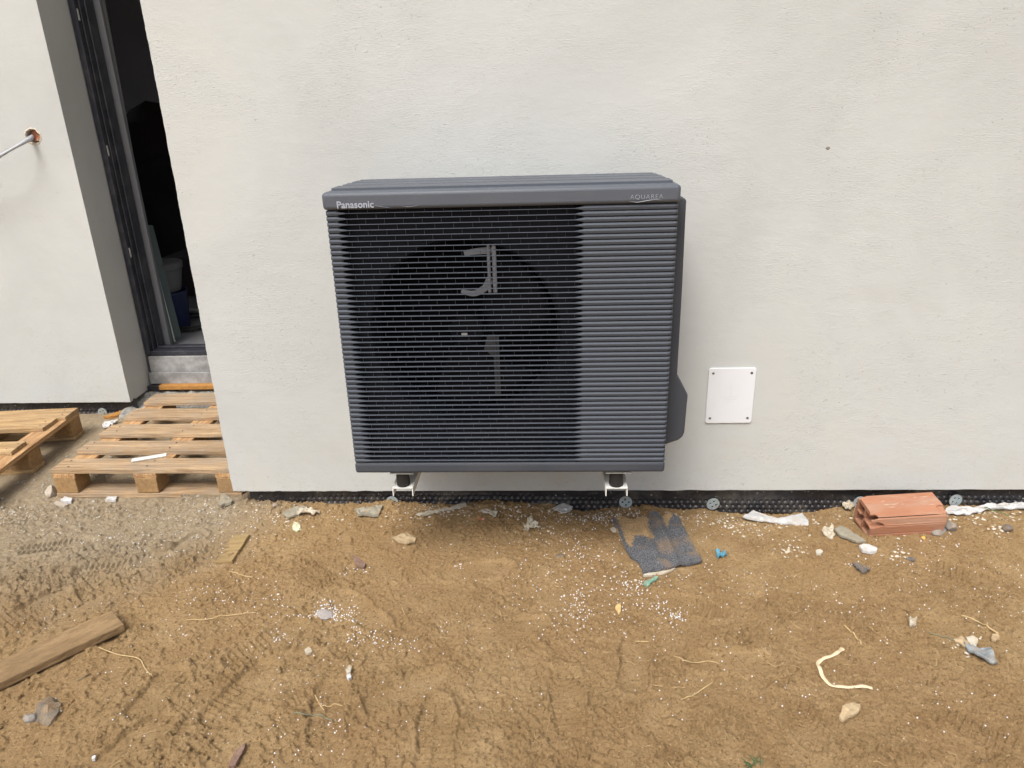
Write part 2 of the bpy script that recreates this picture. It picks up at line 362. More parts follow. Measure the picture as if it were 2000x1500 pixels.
def hraw(X, Y):
    near = np.interp(X, WX, WZ)
    base = .012*(fbm(X*1.6, Y*1.6, 3, 3)-.5)*2 + .016*(fbm(X*5, Y*5, 3, 9)-.5)
    kwall = np.exp(-np.clip(-Y, 0, None)/.10)*(X > XC-.25)*(Y < .3)
    h = base*(1-kwall)+near*kwall
    # trampled sand: ridges in a slanting direction, crumbs in patches
    wx = X+.05*(fbm(X*6, Y*6, 2, 31)-.5); wy = Y+.05*(fbm(X*6+9, Y*6, 2, 37)-.5)
    rid = 1-np.abs(2*fbm((wx*.8-wy*.6)*9, (wx*.6+wy*.8)*16, 4, 21)-1)
    pm = pmf(X, Y)
    pm = pm*(1-.5*sstep(.0, .2, Y))
    h = h + .013*(rid-.85)*(.22+.55*pm)*(1-.6*kwall)
    ax = wx*.82-wy*.57; ay = wx*.57+wy*.82
    cr = sstep(.51, .58, fbm(ax*34, ay*56, 3, 51, .6)); cr2 = sstep(.53, .60, fbm(wx*85, wy*85, 2, 52))
    h = h + pm*(.0098*cr+.0062*cr2)
    sp1 = sstep(.62, .70, fbm(X*48, Y*48, 2, 53)); sp2 = sstep(.60, .70, fbm(X*110, Y*110, 2, 71))
    h = h + (1-pm)*(.0075*sp1*sstep(.4, .55, fbm(X*6, Y*6, 3, 54))+.0032*sp2)
    h = h + .0042*(fbm(X*80, Y*80, 3, 61, .7)-.5)*(.45+pm) - .020*kwall - .005
    # a few cracks and slipped edges
    ck = np.abs(fbm(wx*7, wy*7, 3, 81)-.5)
    h = h - .005*np.exp(-(ck/.006)**2)*sstep(.5, .6, fbm(X*2, Y*2, 2, 83))
    for (cx, cy, an, ln, wd, tr) in PR:
        u = (X-cx)*math.cos(an)+(Y-cy)*math.sin(an); v = -(X-cx)*math.sin(an)+(Y-cy)*math.cos(an)
        if not np.any((np.abs(u) < .3) & (np.abs(v) < .2)): continue
        waist = wd/2*(1-.18*np.exp(-((u+.03*ln/.26)/.04)**2))
        r = (np.abs(u)/(ln/2))**3+(np.abs(v)/waist)**2.6
        r = r+.35*(fbm(X*25, Y*25, 2, 91)-.5)
        ins = 1-sstep(.75, 1.05, r); rim = np.exp(-((r-1.35)/.35)**2)
        flat = base-.012
        h = h*(1-.8*ins)+.8*ins*flat +   .009*rim*(.3+.7*fbm(X*30, Y*30, 2, 93))
        uu = u+.006*(fbm(X*20, Y*20, 2, 95)-.5); vv = v+.006*(fbm(X*20, Y*20, 2, 97)-.5)
        fade = sstep(.3, .55, fbm(X*9, Y*9, 2, 99))
        if tr == 'bars': t = np.clip(np.cos(uu/.018*2*math.pi)*2-.4, 0, 1)*(np.abs(vv) > .006)
        elif tr == 'grid': t = np.maximum(np.clip(np.cos(uu/.021*2*math.pi)*3-1.8, 0, 1), np.clip(np.cos((vv+.2*uu)/.024*2*math.pi)*3-1.9, 0, 1))
        elif tr == 'arcs': t = np.clip(np.cos(np.hypot(uu-.1, vv)/.02*2*math.pi)*2-.6, 0, 1)
        else: t = 0
        h = h + .0085*t*ins*fade
    # recess between the two wings: packed, smoother
    k = sstep(.02, .12, Y)*(X < XC+.1)
    h = h*(1-.75*k) + k*.75*(.004+.006*(fbm(X*8, Y*8, 3, 5)-.5))
    # flat bed under the sheet scrap
    dm = np.hypot((X-mat_c.x)/.19, (Y-mat_c.y)/.13); k = 1-sstep(.8, 1.3, dm)
    h = h*(1-k)+k*(.004*np.cos(X*9)+.002)
    return h
def axis(lo, hi, step, far_lo, far_hi):
    a_ = list(np.arange(lo, hi+1e-6, step)); s = step; x = a_[-1]
    while x < far_hi: s *= 1.25; x += s; a_.append(x)
    s = step; x = a_[0]; pre = []
    while x > far_lo: s *= 1.25; x -= s; pre.append(x)
    return np.array(pre[::-1]+a_)
gx = axis(-1.9, 2.7, .0032, -60, 60); gy = axis(-1.36, .30, .0032, -60, 40)
GX, GY = np.meshgrid(gx, gy, indexing='ij')
GH = hraw(GX, GY)
fade = sstep(3, 8, np.hypot(GX-.5, GY))
GH = GH*(1-fade)
# ground passes under the house: keep it below the floors there
inside = ((GX > XC+.06) & (GY > .06)) | (GY > YC+.12)
GH = np.where(inside, -.05, GH)
nx, ny = len(gx), len(gy)
def dustf(X, Y):
    d = sstep(.1, -.9, X)*sstep(-.7, .1, Y) + sstep(-.1, -1.3, X)*sstep(-1.35, -.2, Y)*.5
    d = d + sstep(-.2, .05, Y)*(X < XC)*.9
    return np.clip(d-.25*sstep(-.9, -.3, X), 0, 1)
co = np.stack([GX, GY, GH], -1).reshape(-1, 3)
ii, jj = np.meshgrid(np.arange(nx-1), np.arange(ny-1), indexing='ij')
q = (ii*ny+jj).ravel()
fc = np.stack([q, q+ny, q+ny+1, q+1], -1)
def np_mesh(name, co, fc):
    me = bpy.data.meshes.new(name); k = fc.shape[1]
    me.vertices.add(len(co)); me.vertices.foreach_set('co', np.ascontiguousarray(co, dtype=np.float32).ravel())
    me.loops.add(fc.size); me.loops.foreach_set('vertex_index', np.ascontiguousarray(fc, dtype=np.int32).ravel())
    me.polygons.add(len(fc)); me.polygons.foreach_set('loop_start', np.arange(0, fc.size, k, dtype=np.int32))
    me.update(calc_edges=True); me.validate(); return me
def add_attr(me, name, vals):
    at = me.attributes.new(name, 'FLOAT', 'POINT'); at.data.foreach_set('value', np.asarray(vals, dtype=np.float32).ravel())
me = np_mesh('ground', co, fc); add_attr(me, 'dust', dustf(GX, GY)); me.shade_smooth()
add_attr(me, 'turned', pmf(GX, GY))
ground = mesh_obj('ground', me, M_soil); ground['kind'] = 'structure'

def gh(x, y):
    i = int(np.clip(np.searchsorted(gx, x)-1, 0, nx-2)); j = int(np.clip(np.searchsorted(gy, y)-1, 0, ny-2))
    a_ = (x-gx[i])/(gx[i+1]-gx[i]); b_ = (y-gy[j])/(gy[j+1]-gy[j])
    return float((GH[i,j]*(1-a_)+GH[i+1,j]*a_)*(1-b_)+(GH[i,j+1]*(1-a_)+GH[i+1,j+1]*a_)*b_)
def gh_arr(x, y):
    i = np.clip(np.searchsorted(gx, x)-1, 0, nx-2); j = np.clip(np.searchsorted(gy, y)-1, 0, ny-2)
    a_ = (x-gx[i])/(gx[i+1]-gx[i]); b_ = (y-gy[j])/(gy[j+1]-gy[j])
    return (GH[i,j]*(1-a_)+GH[i+1,j]*a_)*(1-b_)+(GH[i,j+1]*(1-a_)+GH[i+1,j+1]*a_)*b_
def onG(px, py, lift=0):
    z = 0.
    for _ in range(8):
        p = onZ(px, py, z+lift); z = .5*z+.5*gh(p.x, p.y)
    return Vector((p.x, p.y, z+lift))

# ------------------------------------------------------------------ the house
WB = .0744      # lower edge of the render
HT = 3.1
house = empty('house', (0, 0, 0))
tag(house, 'off-white rendered new house with a recessed open doorway at the left', 'house')
def jag(n, x, z0, z1, amp, seed):
    out = []
    for i in range(n+1):
        t = i/n; out.append((x+amp*(mnoise.noise(Vector((t*60, seed, 0)))+.5*mnoise.noise(Vector((t*190, seed, 3)))), z0+(z1-z0)*t))
    return out
# wing to the right, its lower edge slightly wavy
pts = jag(420, XC, WB, HT, .0022, 1.3)[::-1]
nb = 500
low = [(XC+(8-XC)*(i/nb)**1.6, WB+.0025*(mnoise.noise(Vector((i*.21, 5, 0))))) for i in range(1, nb+1)]
mb = MB(); mb.prism(pts+low+[(8, HT)], 0, 1.25)
wr = mb.obj('rendered_wall', M_plaster, house); bevel(wr, .0035, 2, 50)
tag(wr, 'big flat off-white render wall behind the heat pump')
pts = jag(60, XW, WB, HT, .0003, 8.3)
low = [(-8+(XW+8)*(1-(1-i/200)**1.6), WB+.003*mnoise.noise(Vector((i*.3, 9, 0)))) for i in range(200)]
mb = MB(); mb.prism(low+pts+[(-8, HT)], YC, 1.185)
wl = mb.obj('rendered_wall', M_plaster, house); bevel(wl, .003, 2, 50)
tag(wl, 'set back off-white render wall left of the doorway')
# masonry core, room and roof
mb = MB()
mb.box(-8, XW-.0, 1.188, 1.42, -.1, HT)
mb.box(XW, XC+.5, 1.188, 1.42, 2.42, HT)
mb.box(XC+.15, 8, 1.253, 1.42, -.1, HT)
mb.box(-4.2, -4.0, 1.423, 2.6, -.1, HT); mb.box(-4.2, -4.0, 4.4, 5.2, -.1, HT); mb.box(-4.2, -4.0, 2.603, 4.397, -.1, 1.1); mb.box(-4.2, -4.0, 2.603, 4.397, 2.3, HT); mb.box(2.4, 2.6, 1.423, 1.8, -.1, HT); mb.box(2.4, 2.6, 4.8, 5.2, -.1, HT); mb.box(2.4, 2.6, 1.803, 4.797, -.1, .8); mb.box(2.4, 2.6, 1.803, 4.797, 2.7, HT); mb.box(-3.997, 2.397, 5.0, 5.2, -.1, HT)  # unseen openings in both side walls, added to let daylight into the room
mb.obj('inner_wall', M_room, house)
mb = MB(); mb.box(-4.1, 2.5, 1.33, 5.1, .20, .262); mb.obj('room_floor', M_floor, house)
mb = MB(); mb.prism([(XC-.02, -.02), (8.1, -.02), (8.1, 1.45), (2.62, 1.45), (2.62, 5.3), (-4.22, 5.3), (-4.22, 1.45), (-8.1, 1.45), (-8.1, YC-.02), (XC-.02, YC-.02)], HT+.002, HT+.2, 'Z'); mb.obj('roof', M_room, house)  # roof outline cut back beside the room so daylight reaches the added openings
# plinth behind the membrane
mb = MB(); mb.box(XC+.045, 8, .046, 1.2, -.3, WB-.002); mb.box(-8, XW-.045, YC+.046, 1.184, -.3, WB-.002)
mb.obj('plinth', mat_simple('dark plinth', (.05, .048, .045), (.10, .09, .075), 12, .9), house)
# door frame
Yf = 1.186
fr = MB()
fr.box(XW+.002, XW+.030, Yf, Yf+.13, .262, 2.42)
fr.box(XW+.031, XW+.038, Yf+.03, Yf+.13, .262, 2.42)
fr.box(XW+.039, XW+.048, Yf+.062, Yf+.13, .262, 2.42)
fr.box(XW+.031, XC+.4, Yf+.002, Yf+.13, .258, .284)
fr.box(XW+.049, XC+.4, Yf+.05, Yf+.07, .285, .297)
dfm = fr.obj('door_frame', M_frame, house); bevel(dfm, .003, 2)
for z in (1.92, 1.31, .80):
    lt = MB(); lt.box(XW+.0305, XW+.0325, Yf+.010, Yf+.020, z, z+.05); lt.obj('latch_plate', mat_simple('bright latch', (.5, .5, .5), None, 10, .4), dfm)
p0 = onY(176, 0, Yf+.16); p1 = onY(337, 668, Yf+.16)
mb = MB(); mb.box(XW+.024, XW+.078, Yf+.135, Yf+.16, .2625, 2.42); lf = mb.obj('door_leaf', M_leaf, house); bevel(lf, .003)
# sill sheets and strip below the door
mb = MB(); mb.box(XW+.02, XC+.3, 1.172, 1.19, .166, .2565); mb.box(XW+.01, XC+.3, 1.160, 1.171, .102, .168)
sl = mb.obj('door_sill', M_sill, house); bevel(sl, .002)
mb = MB(); mb.box(XW+.075, XC+.3, 1.12, 1.159, .080, .106); os_ = mb.obj('insulation_strip', M_osb, house); bevel(os_, .004)
mb = MB(); mb.box(XW+.005, XW+.074, 1.13, 1.159, .072, .098); mb.obj('membrane_end', M_membrane, house)
# pebbly concrete apron
n = 90; m_ = 24; vs = []; fs = []
for i in range(n):
    for j in range(m_):
        x = XW-.06+(XC-XW+.12)*i/(n-1); y = .90+.26*j/(m_-1)
        vs.append((x, y, .066+.016*mnoise.noise(Vector((x*30, y*30, 0)))+.02*mnoise.noise(Vector((x*6, y*6, 5)))*(1-j/(m_-1)) - .075*(1-j/(m_-1))**1.6))
for i in range(n-1):
    for j in range(m_-1): fs.append((i*m_+j, (i+1)*m_+j, (i+1)*m_+j+1, i*m_+j+1))
me = bpy.data.meshes.new('concrete_apron'); me.from_pydata(vs, [], fs); me.shade_smooth()
mesh_obj('concrete_apron', me, M_concrete, house)

# dimpled membrane along the foot of each wall
def membrane(x0, x1, y, seed, xdim=0):
    step = .0034; xs = np.arange(x0, x1, step); zs = np.arange(-.11, WB+.012, .0034)
    X, Z = np.meshgrid(xs, zs, indexing='ij')
    sp = .0235; row = np.floor(Z/sp*1.15); U = X/sp+.5*(row % 2); du = (U-np.floor(U)-.5)*sp; dz = (Z*1.15/sp-row-.5)*sp/1.15
    r = np.hypot(du, dz); top = WB-.030+.006*np.sin(X*3+seed)+.02*(X > x0+2.6)*0
    strip = np.clip((fbm(X*1.5, X*0, 2, 60+seed)-.35)*.05, 0, .03)
    act = 1-sstep(-.004, .002, Z-(top-strip))
    d = -.0075*np.exp(-(r/.0062)**4)*act + .0012*act
    wav = .006*(fbm(X*7, Z*9, 3, 70+seed)-.5)+.004*(fbm(X*26, Z*26, 2, 71+seed)-.5)
    Yy = y-d*1.0+wav
    co = np.stack([X, Yy, Z], -1).reshape(-1, 3); a_, b_ = X.shape
    i_, j_ = np.meshgrid(np.arange(a_-1), np.arange(b_-1), indexing='ij'); q_ = (i_*b_+j_).ravel()
    me = np_mesh('dimpled_membrane', co, np.stack([q_, q_+b_, q_+b_+1, q_+1], -1)); me.shade_smooth()
    return mesh_obj('dimpled_membrane', me, M_membrane, house)
tag(membrane(XC+.085, 3.2, .030, 1), 'black dimpled sheet at the foot of the right wall')
tag(membrane(-3.0, XW+.02, YC+.028, 2), 'black dimpled sheet at the foot of the set back wall')

def washer(px, py, Y, label, r=.0255):
    p = onY(px, py, Y)
    n = 40; mb = MB(); mb.cyl((0, 0, 0), r, .004, 'Y', n)
    o = mb.obj('membrane_washer', M_washer); cs = []
    for k in range(4):
        q_ = rad(45+90*k+rnd.uniform(-8, 8)); c = MB(); c.cyl((.0125*math.cos(q_), -.02, .0125*math.sin(q_)), .0042, .05, 'Y', 14); cs.append(c.obj('c', None))
    c = MB(); c.cyl((0, -.02, 0), .0015, .022, 'Y', 10); cs.append(c.obj('c', None))
    bool_cut(o, cs); o.location = p; o.rotation_euler = (rad(rnd.uniform(-6, 6)), rnd.uniform(0, 6), rad(rnd.uniform(-6, 6)))
    tag(o, label, 'washer', 'fixing washers along the dimpled membrane')
washer(1222, 981, .018, 'blue-grey round washer on the black membrane just right of the right bracket')
washer(1393, 985, .018, 'blue-grey round washer on the black membrane below the white cover plate')
washer(1680, 982, .018, 'blue-grey round washer half hidden behind the left end of the clay brick')
washer(1867, 978, .016, 'blue-grey round washer on the membrane right of the clay brick')
washer(766, 981, .018, 'nearly buried washer whose rim shows in the soil under the left bracket')
washer(200, 806, YC+.016, 'grey washer on the membrane of the set back wall between the pallets')

# ------------------------------------------------------------------ heat pump
UY = -.4492; UZ = .39; UW = .98; UHt = .8725; UD = .335
hp = empty('heat_pump', (0, 0, 0))
tag(hp, 'dark grey outdoor heat pump unit with slatted front hung on the wall', 'heat pump')
z0 = UZ+.036; z1 = UZ+.822
# casing shell: back, sides, floor (sheets with thickness)
mb = MB()
mb.box(.006, .974, -.125, -.118, UZ+.012, UZ+.83)
mb.box(.004, .010, UY+.02, -.118, UZ+.012, UZ+.83)
mb.box(.970, .976, UY+.02, -.118, UZ+.012, UZ+.83)
mb.obj('casing', M_case_dark, hp)
# bottom pan with a rounded front band
mb = MB(); mb.box(0, UW, UY, -.118, UZ, UZ+.036)
bp = mb.obj('bottom_panel', M_pan, hp); bevel(bp, .009, 3)
# lid
mb = MB(); mb.box(-.003, UW+.003, UY-.006, -.116, UZ+.824, UZ+UHt)
lid = mb.obj('lid', M_lid, hp); bevel(lid, .011, 4); smooth(lid, 60)
mb = MB()
for k, (ya, yb) in enumerate(((-.400, -.324), (-.304, -.238), (-.218, -.156), (-.138, -.122))):
    mb = MB(); mb.box(.012+.006*k, UW-.012-.006*k, ya, yb, UZ+UHt-.002, UZ+UHt+.0070)
    rb = mb.obj('lid_rib', M_lid, lid); bevel(rb, .001, 2)
# grille
NL = 50; pit = (z1-z0)/NL
def grille():
    prof_s = [(.012, 6.9), (.0035, 6.3), (.0004, 2.2), (0, 1.5), (.0022, -5.2), (.0045, -6.2), (.012, -6.7)]
    prof_t = [(.0105, .8), (.004, .75), (.0006, .6), (0, .1), (.0006, -.6), (.004, -.75), (.0105, -.8)]
    xs = [.0006, .003, .007, .012, .018, .032, .0345, .041, .048, .0585, .30, .50, .697, .704, .711, .7185, .722, .735, .85, .962, .968, .973, .977, .9794]
    def solid(x):
        if x <= .032 or x >= .722: return 1.
        if x < .060: return max(0., .74*(1-(x-.0345)/.024))
        if x > .695: return max(0., .74*(x-.697)/.0215)
        return 0.
    mb = MB()
    for i in range(NL):
        zc = z0+pit*(i+.5); vs = []; k = len(prof_s)
        for x in xs:
            s = solid(x); e_ = min(x, UW-x); yo = 0
            if e_ < .012: yo = .012-math.sqrt(max(0, .012**2-(.012-e_)**2))
            for (ds, zs_), (dt, zt) in zip(prof_s, prof_t):
                vs.append((x, UY+yo+(ds*s+dt*(1-s)), zc+(zs_*s+zt*(1-s))*.001))
        fs = [(j*k+a_, j*k+(a_+1) % k, (j+1)*k+(a_+1) % k, (j+1)*k+a_) for j in range(len(xs)-1) for a_ in range(k)]
        fs += [tuple(range(k)), tuple(range((len(xs)-1)*k, len(xs)*k))[::-1]]
        mb.add(vs, fs)
    # closed backing behind the solid parts
    mb.box(.003, .034, UY+.0095, UY+.016, z0, z1); mb.box(.7215, UW-.003, UY+.0095, UY+.016, z0, z1)
    mb.box(.003, .008, UY+.0095, UY+.03, z0, z1); mb.box(UW-.008, UW-.003, UY+.0095, UY+.03, z0, z1)
    # small upright webs, staggered row by row
    for i in range(NL+1):
        zc = z0+pit*i; off = .0267*(i % 2)
        x = .062+off+.004*((i*7) % 3-1)
        while x < .70:
            mb.box(x-.0003, x+.0003, UY+.007, UY+.0125, zc-pit*.5+.0006 if i else z0, zc+pit*.5-.0006 if i < NL else z1); x += .0533
    return mb
gr = grille().obj('front_grille', M_case, hp)
# shroud with round opening
fcx, fcz, fr_ = .372, UZ+.447, .288
def shroud():
    n = 96; ys = UY+.046; mb = MB(); x0, x1 = .012, .715
    ring = []; outer = []
    for i in range(n):
        q_ = 2*math.pi*(i+.5)/n; c, s = math.cos(q_), math.sin(q_)
        ring.append((fcx+fr_*c, fcz+fr_*s))
        tx = ((x1-fcx)/c if c > 0 else (x0-fcx)/c) if abs(c) > 1e-9 else 1e9
        tz = ((z1-fcz)/s if s > 0 else (z0-fcz)/s) if abs(s) > 1e-9 else 1e9
        t = min(tx, tz); outer.append((fcx+t*c, fcz+t*s))
    vs = [(x, ys, z) for x, z in outer]+[(x, ys, z) for x, z in ring]+[(fcx+(x-fcx)*.965, ys+.016, fcz+(z-fcz)*.965) for x, z in ring]+[(fcx+(x-fcx)*.965, ys+.10, fcz+(z-fcz)*.965) for x, z in ring]
    fs = [(k*n+i, k*n+(i+1) % n, (k+1)*n+(i+1) % n, (k+1)*n+i) for k in range(3) for i in range(n)]
    return mb.add(vs, fs)
sh = shroud().obj('fan_shroud', M_shroud, hp); smooth(sh, 35)
mb = MB(); mb.box(.71, .716, UY+.017, -.125, z0, z1); mb.box(.012, .71, -.135, -.13, z0, z1)
mb.obj('inner_partition', M_black, hp)
# fan
fan = MB(); fan.cyl((fcx, UY+.085, fcz), .052, .07, 'Y', 32)
fn = fan.obj('fan', M_fan, hp); bevel(fn, .008, 2)
for k in range(3):
    mbk = MB(); nr, na = 9, 12; vs = []
    for side in (0, .004):
        for i in range(nr):
            r_ = .045+(.262-.045)*i/(nr-1); span = rad(62+18*i/(nr-1)); sw = rad(25)*i/(nr-1)
            for j in range(na):
                t = j/(na-1); q_ = rad(120*k+20)+span*(t-.5)+sw
                vs.append((fcx+r_*math.cos(q_), UY+.10+.05*t+.01*math.sin(t*math.pi)+side, fcz+r_*math.sin(q_)))
    o = nr*na
    fs = [(i*na+j, i*na+j+1, (i+1)*na+j+1, (i+1)*na+j) for i in range(nr-1) for j in range(na-1)]
    fs += [tuple(o+a_ for a_ in f)[::-1] for f in fs]
    edge = [j for j in range(na)]+[i*na+na-1 for i in range(1, nr)]+[(nr-1)*na+j for j in range(na-2, -1, -1)]+[i*na for i in range(nr-2, 0, -1)]
    fs += [(edge[a_], edge[(a_+1) % len(edge)], o+edge[(a_+1) % len(edge)], o+edge[a_]) for a_ in range(len(edge))]
    if k == 1: continue
    mbk.add(vs, fs); bl = mbk.obj('blade', M_fan, fn); bl.data.shade_smooth()
# motor bracket seen through the slots
Ym = UY+.16
Ym = UY+.075
def m_(px, py, y=None): return onY(px, py, Ym if y is None else y)
mb = MB()
for (xa, xb) in ((950, 956), (960, 968)):
    a_ = m_(xa, 478); b_ = m_(xb, 478); c_ = m_(xb+2, 590)
    mb = MB(); mb.box(a_.x, b_.x, Ym, Ym+.012, m_(xa, 572).z, a_.z)
    mk = mb.obj('motor_bracket', M_motor, hp); bevel(mk, .0015)
mb = MB()
for (xa, xb) in ((963, 966),):
    a_ = m_(xa, 655, Ym+.02); b_ = m_(xb, 655, Ym+.02)
    mb.box(a_.x, b_.x, Ym+.02, Ym+.03, m_(xa, 770, Ym+.02).z, a_.z)
a_ = m_(952, 655, Ym+.03); b_ = m_(974, 655, Ym+.03); c_ = m_(952, 690, Ym+.03)
mb.prism([(a_.x, a_.z), (b_.x, b_.z), (b_.x, m_(960, 770, Ym+.03).z), (b_.x-.012, m_(960, 770, Ym+.03).z), (b_.x-.012, c_.z-.02), (a_.x-.012, c_.z+.015)], Ym+.0295, Ym+.034)
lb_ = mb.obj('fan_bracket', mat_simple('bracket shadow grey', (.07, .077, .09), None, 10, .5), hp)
for pl_, w0, w1 in ((((962, 489), (945, 490), (925, 492), (906, 495)), .011, .008), (((957, 545), (948, 562), (928, 573), (912, 572), (901, 568)), .012, .006)):
    pts = spline([m_(a, b, Ym+.013) for a, b in pl_], 6); n_ = len(pts); vs = []; fs = []
    for i, p in enumerate(pts):
        t = (pts[min(i+1, n_-1)]-pts[max(i-1, 0)]).normalized(); nn = Vector((-t.z, 0, t.x)); wv = w0+(w1-w0)*(i/(n_-1))
        for s_ in (-1, 1):
            for d in (0, .006): q_ = p+nn*s_*wv; vs.append((q_.x, q_.y+d, q_.z))
    for i in range(n_-1):
        a_ = i*4; b_ = a_+4; fs += [(a_, b_, b_+2, a_+2), (a_+1, a_+3, b_+3, b_+1), (a_, a_+1, b_+1, b_), (a_+2, b_+2, b_+3, a_+3)]
    fs += [(0, 2, 3, 1), (4*n_-4, 4*n_-3, 4*n_-1, 4*n_-2)]
    mb = MB(); mb.add(vs, fs); mo_ = mb.obj('motor_arm', M_motor, hp); bevel(mo_, .0015)
p = m_(907, 653); mb = MB(); mb.box(p.x-.009, p.x+.009, Ym, Ym+.001, p.z-.004, p.z+.004)
mb.obj('fan_sticker', M_plate, fn)
# pipe cover on the right side
Yp = -.36
ol = [(1310, 384), (1336, 386), (1341, 391), (1333, 560), (1323, 735), (1329, 744), (1344, 772), (1342, 790), (1337, 845), (1333, 854), (1325, 860), (1300, 871)]
pts = [(onY(a_, b_, Yp).x, onY(a_, b_, Yp).z) for a_, b_ in ol]
pts[0] = (.972, pts[0][1]); pts[-1] = (.972, pts[-1][1]-.004)
mb = MB(); mb.prism(pts, Yp, -.14); pc = mb.obj('pipe_cover', M_case_dark, hp); bevel(pc, .013, 4, 20); smooth(pc, 60)
# lettering
def text(body, size, mat, parent, name, xc, zc, width, off=0., spacing=1., depth=.0006, y=UY-.0068):
    cu = bpy.data.curves.new(name, 'FONT'); cu.body = body; cu.size = size; cu.extrude = depth; cu.offset = off
    cu.space_character = spacing; cu.align_x = 'CENTER'; cu.align_y = 'CENTER'; cu.resolution_u = 4
    t = bpy.data.objects.new(name, cu); col.objects.link(t)
    dg = bpy.context.evaluated_depsgraph_get(); me = bpy.data.meshes.new_from_object(t.evaluated_get(dg))
    bpy.data.objects.remove(t)
    xs = [v.co.x for v in me.vertices]; ys = [v.co.y for v in me.vertices]
    k = width/(max(xs)-min(xs)); cx_ = (max(xs)+min(xs))/2; cy_ = (max(ys)+min(ys))/2
    for v in me.vertices: v.co = Vector((xc+(v.co.x-cx_)*k, y-v.co.z, zc+(v.co.y-cy_)*k))
    return mesh_obj(name, me, mat, parent)
Yl = UY-.006
a_ = onY(658, 400, Yl); b_ = onY(730, 399, Yl)
text('Panasonic', .02, M_letter, lid, 'brand_lettering', (a_.x+b_.x)/2, (a_.z+b_.z)/2, b_.x-a_.x, off=.00045, spacing=1.02)
a_ = onY(1231, 386, Yl); b_ = onY(1295, 384, Yl)
text('AQUAREA', .02, M_letter2, lid, 'model_lettering', (a_.x+b_.x)/2, (a_.z+b_.z)/2, b_.x-a_.x, off=-.0005, spacing=1.15)
sw = spline([onY(x, y, Yl-.0006) for x, y in ((1229, 393), (1243, 395), (1260, 392.5), (1278, 390), (1293, 391))], 8)
mb = MB(); mb.tube(sw, [.0001+.0007*math.sin(math.pi*i/(len(sw)-1)) for i in range(len(sw))], 6); mb.obj('lettering_underline', M_letter2, lid)
# faint streaks beside the lettering
for P4 in (((728, 401), (745, 404), (764, 406)), ((783, 402), (800, 404), (822, 400))):
    sw = spline([onY(x, y, Yl-.0001) for x, y in P4], 10)
    mb = MB(); mb.tube(sw, [.0001+.0012*math.sin(math.pi*i/(len(sw)-1)) for i in range(len(sw))], 6); mb.obj('lid_streak', M_lid, lid)

# ------------------------------------------------------------------ wall brackets with rubber feet
def bracket(pxl, pxr, label):
    Yb = UY+.024
    pl = onY(pxl, 953, Yb); pr = onY(pxr, 953, Yb); cx_ = (pl.x+pr.x)/2; hw = (pr.x-pl.x)/2; zt = pl.z
    root = empty('wall_bracket', (cx_, 0, zt)); tag(root, label, 'bracket', 'white wall brackets under the heat pump')
    t = .003
    mb = MB()
    mb.box(-hw, hw, Yb, -.001, -t, 0)
    fz = onY(pxl, 969, Yb-.0).z-zt
    for s in (-1, 1):
        x0_ = s*hw; x1_ = s*(hw-t)
        prof = [(Yb+.012, -t), (Yb, fz*.25), (Yb, fz), (Yb+.02, fz), (-.001, fz), (-.001, -t)]
        mb.prism([(y, z) for y, z in prof], min(x0_, x1_), max(x0_, x1_), 'X')
    arm = mb.obj('arm', M_bracket, root)
    # wide saddle plate that carries the unit
    mb = MB(); zb = UZ-zt
    mb.box(-hw*1.05, hw*1.25, Yb-.008, Yb+.05, zb-.012, zb-.009)
    sp = mb.obj('saddle_plate', M_bracket, root); bevel(sp, .001)
    for y in (Yb+.022, -.17):
        mb = MB(); mb.cyl((0, y, .0005), hw*.64, zb-.0125, 'Z', 28); f = mb.obj('rubber_foot', M_rubber, root); bevel(f, .002); smooth(f)
        mb = MB(); mb.box(-hw*1.15, hw*1.15, y-.022, y+.028, zb-.0085, zb-.0005); g = mb.obj('mounting_foot', M_black, root); bevel(g, .003)
        mb = MB(); mb.cyl((0, y, -.010), .006, .0065, 'Z', 6); mb.obj('nut', M_screw, root)
    mb = MB(); mb.box(-.02, .02, -.003, -.0005, fz-.005, .12); mb.obj('wall_rail', M_bracket, root)
    return root
bracket(766, 806, 'white channel bracket with black rubber foot under the left end of the unit')
bracket(1183, 1226, 'white channel bracket with black rubber foot under the right end of the unit')

# ------------------------------------------------------------------ cover plate, cable hole, wall blemish
def rrect(w_, h_, r_, n=6):
    out = []
    for cx_, cy_, a0 in ((w_/2-r_, h_/2-r_, 0), (-w_/2+r_, h_/2-r_, 90), (-w_/2+r_, -h_/2+r_, 180), (w_/2-r_, -h_/2+r_, 270)):
        for k in range(n+1): q_ = rad(a0+90*k/n); out.append((cx_+r_*math.cos(q_), cy_+r_*math.sin(q_)))
    return out
TL, TR, BR, BL = (onY(x, y, -.004) for x, y in ((1384, 719), (1476, 718), (1469, 826), (1378, 826)))
pc_ = (TL+TR+BR+BL)/4; pw = ((TR-TL).length+(BR-BL).length)/2; ph = ((TL-BL).length+(TR-BR).length)/2
cp = empty('cover_plate', (pc_.x, 0, pc_.z)); tag(cp, 'white square plastic cover plate screwed on the wall right of the unit', 'cover plate')
mb = MB(); mb.prism(rrect(pw, ph, .009), -.006, -.0005); o = mb.obj('plate', M_plate, cp); bevel(o, .0015, 2)
mb = MB(); mb.box(-.0006, .0006, -.0066, -.0060, .0, .045); mb.box(-.030, .030, -.0066, -.0060, -.004, -.0028)
mb.box(-.022, .022, -.0066, -.0060, -.013, -.012); mb.box(-.014, .014, -.0066, -.0060, -.021, -.0202)
o2 = mb.obj('moulded_mark', mat_simple('moulded line', (.66, .665, .69), None, 5, .5), o)
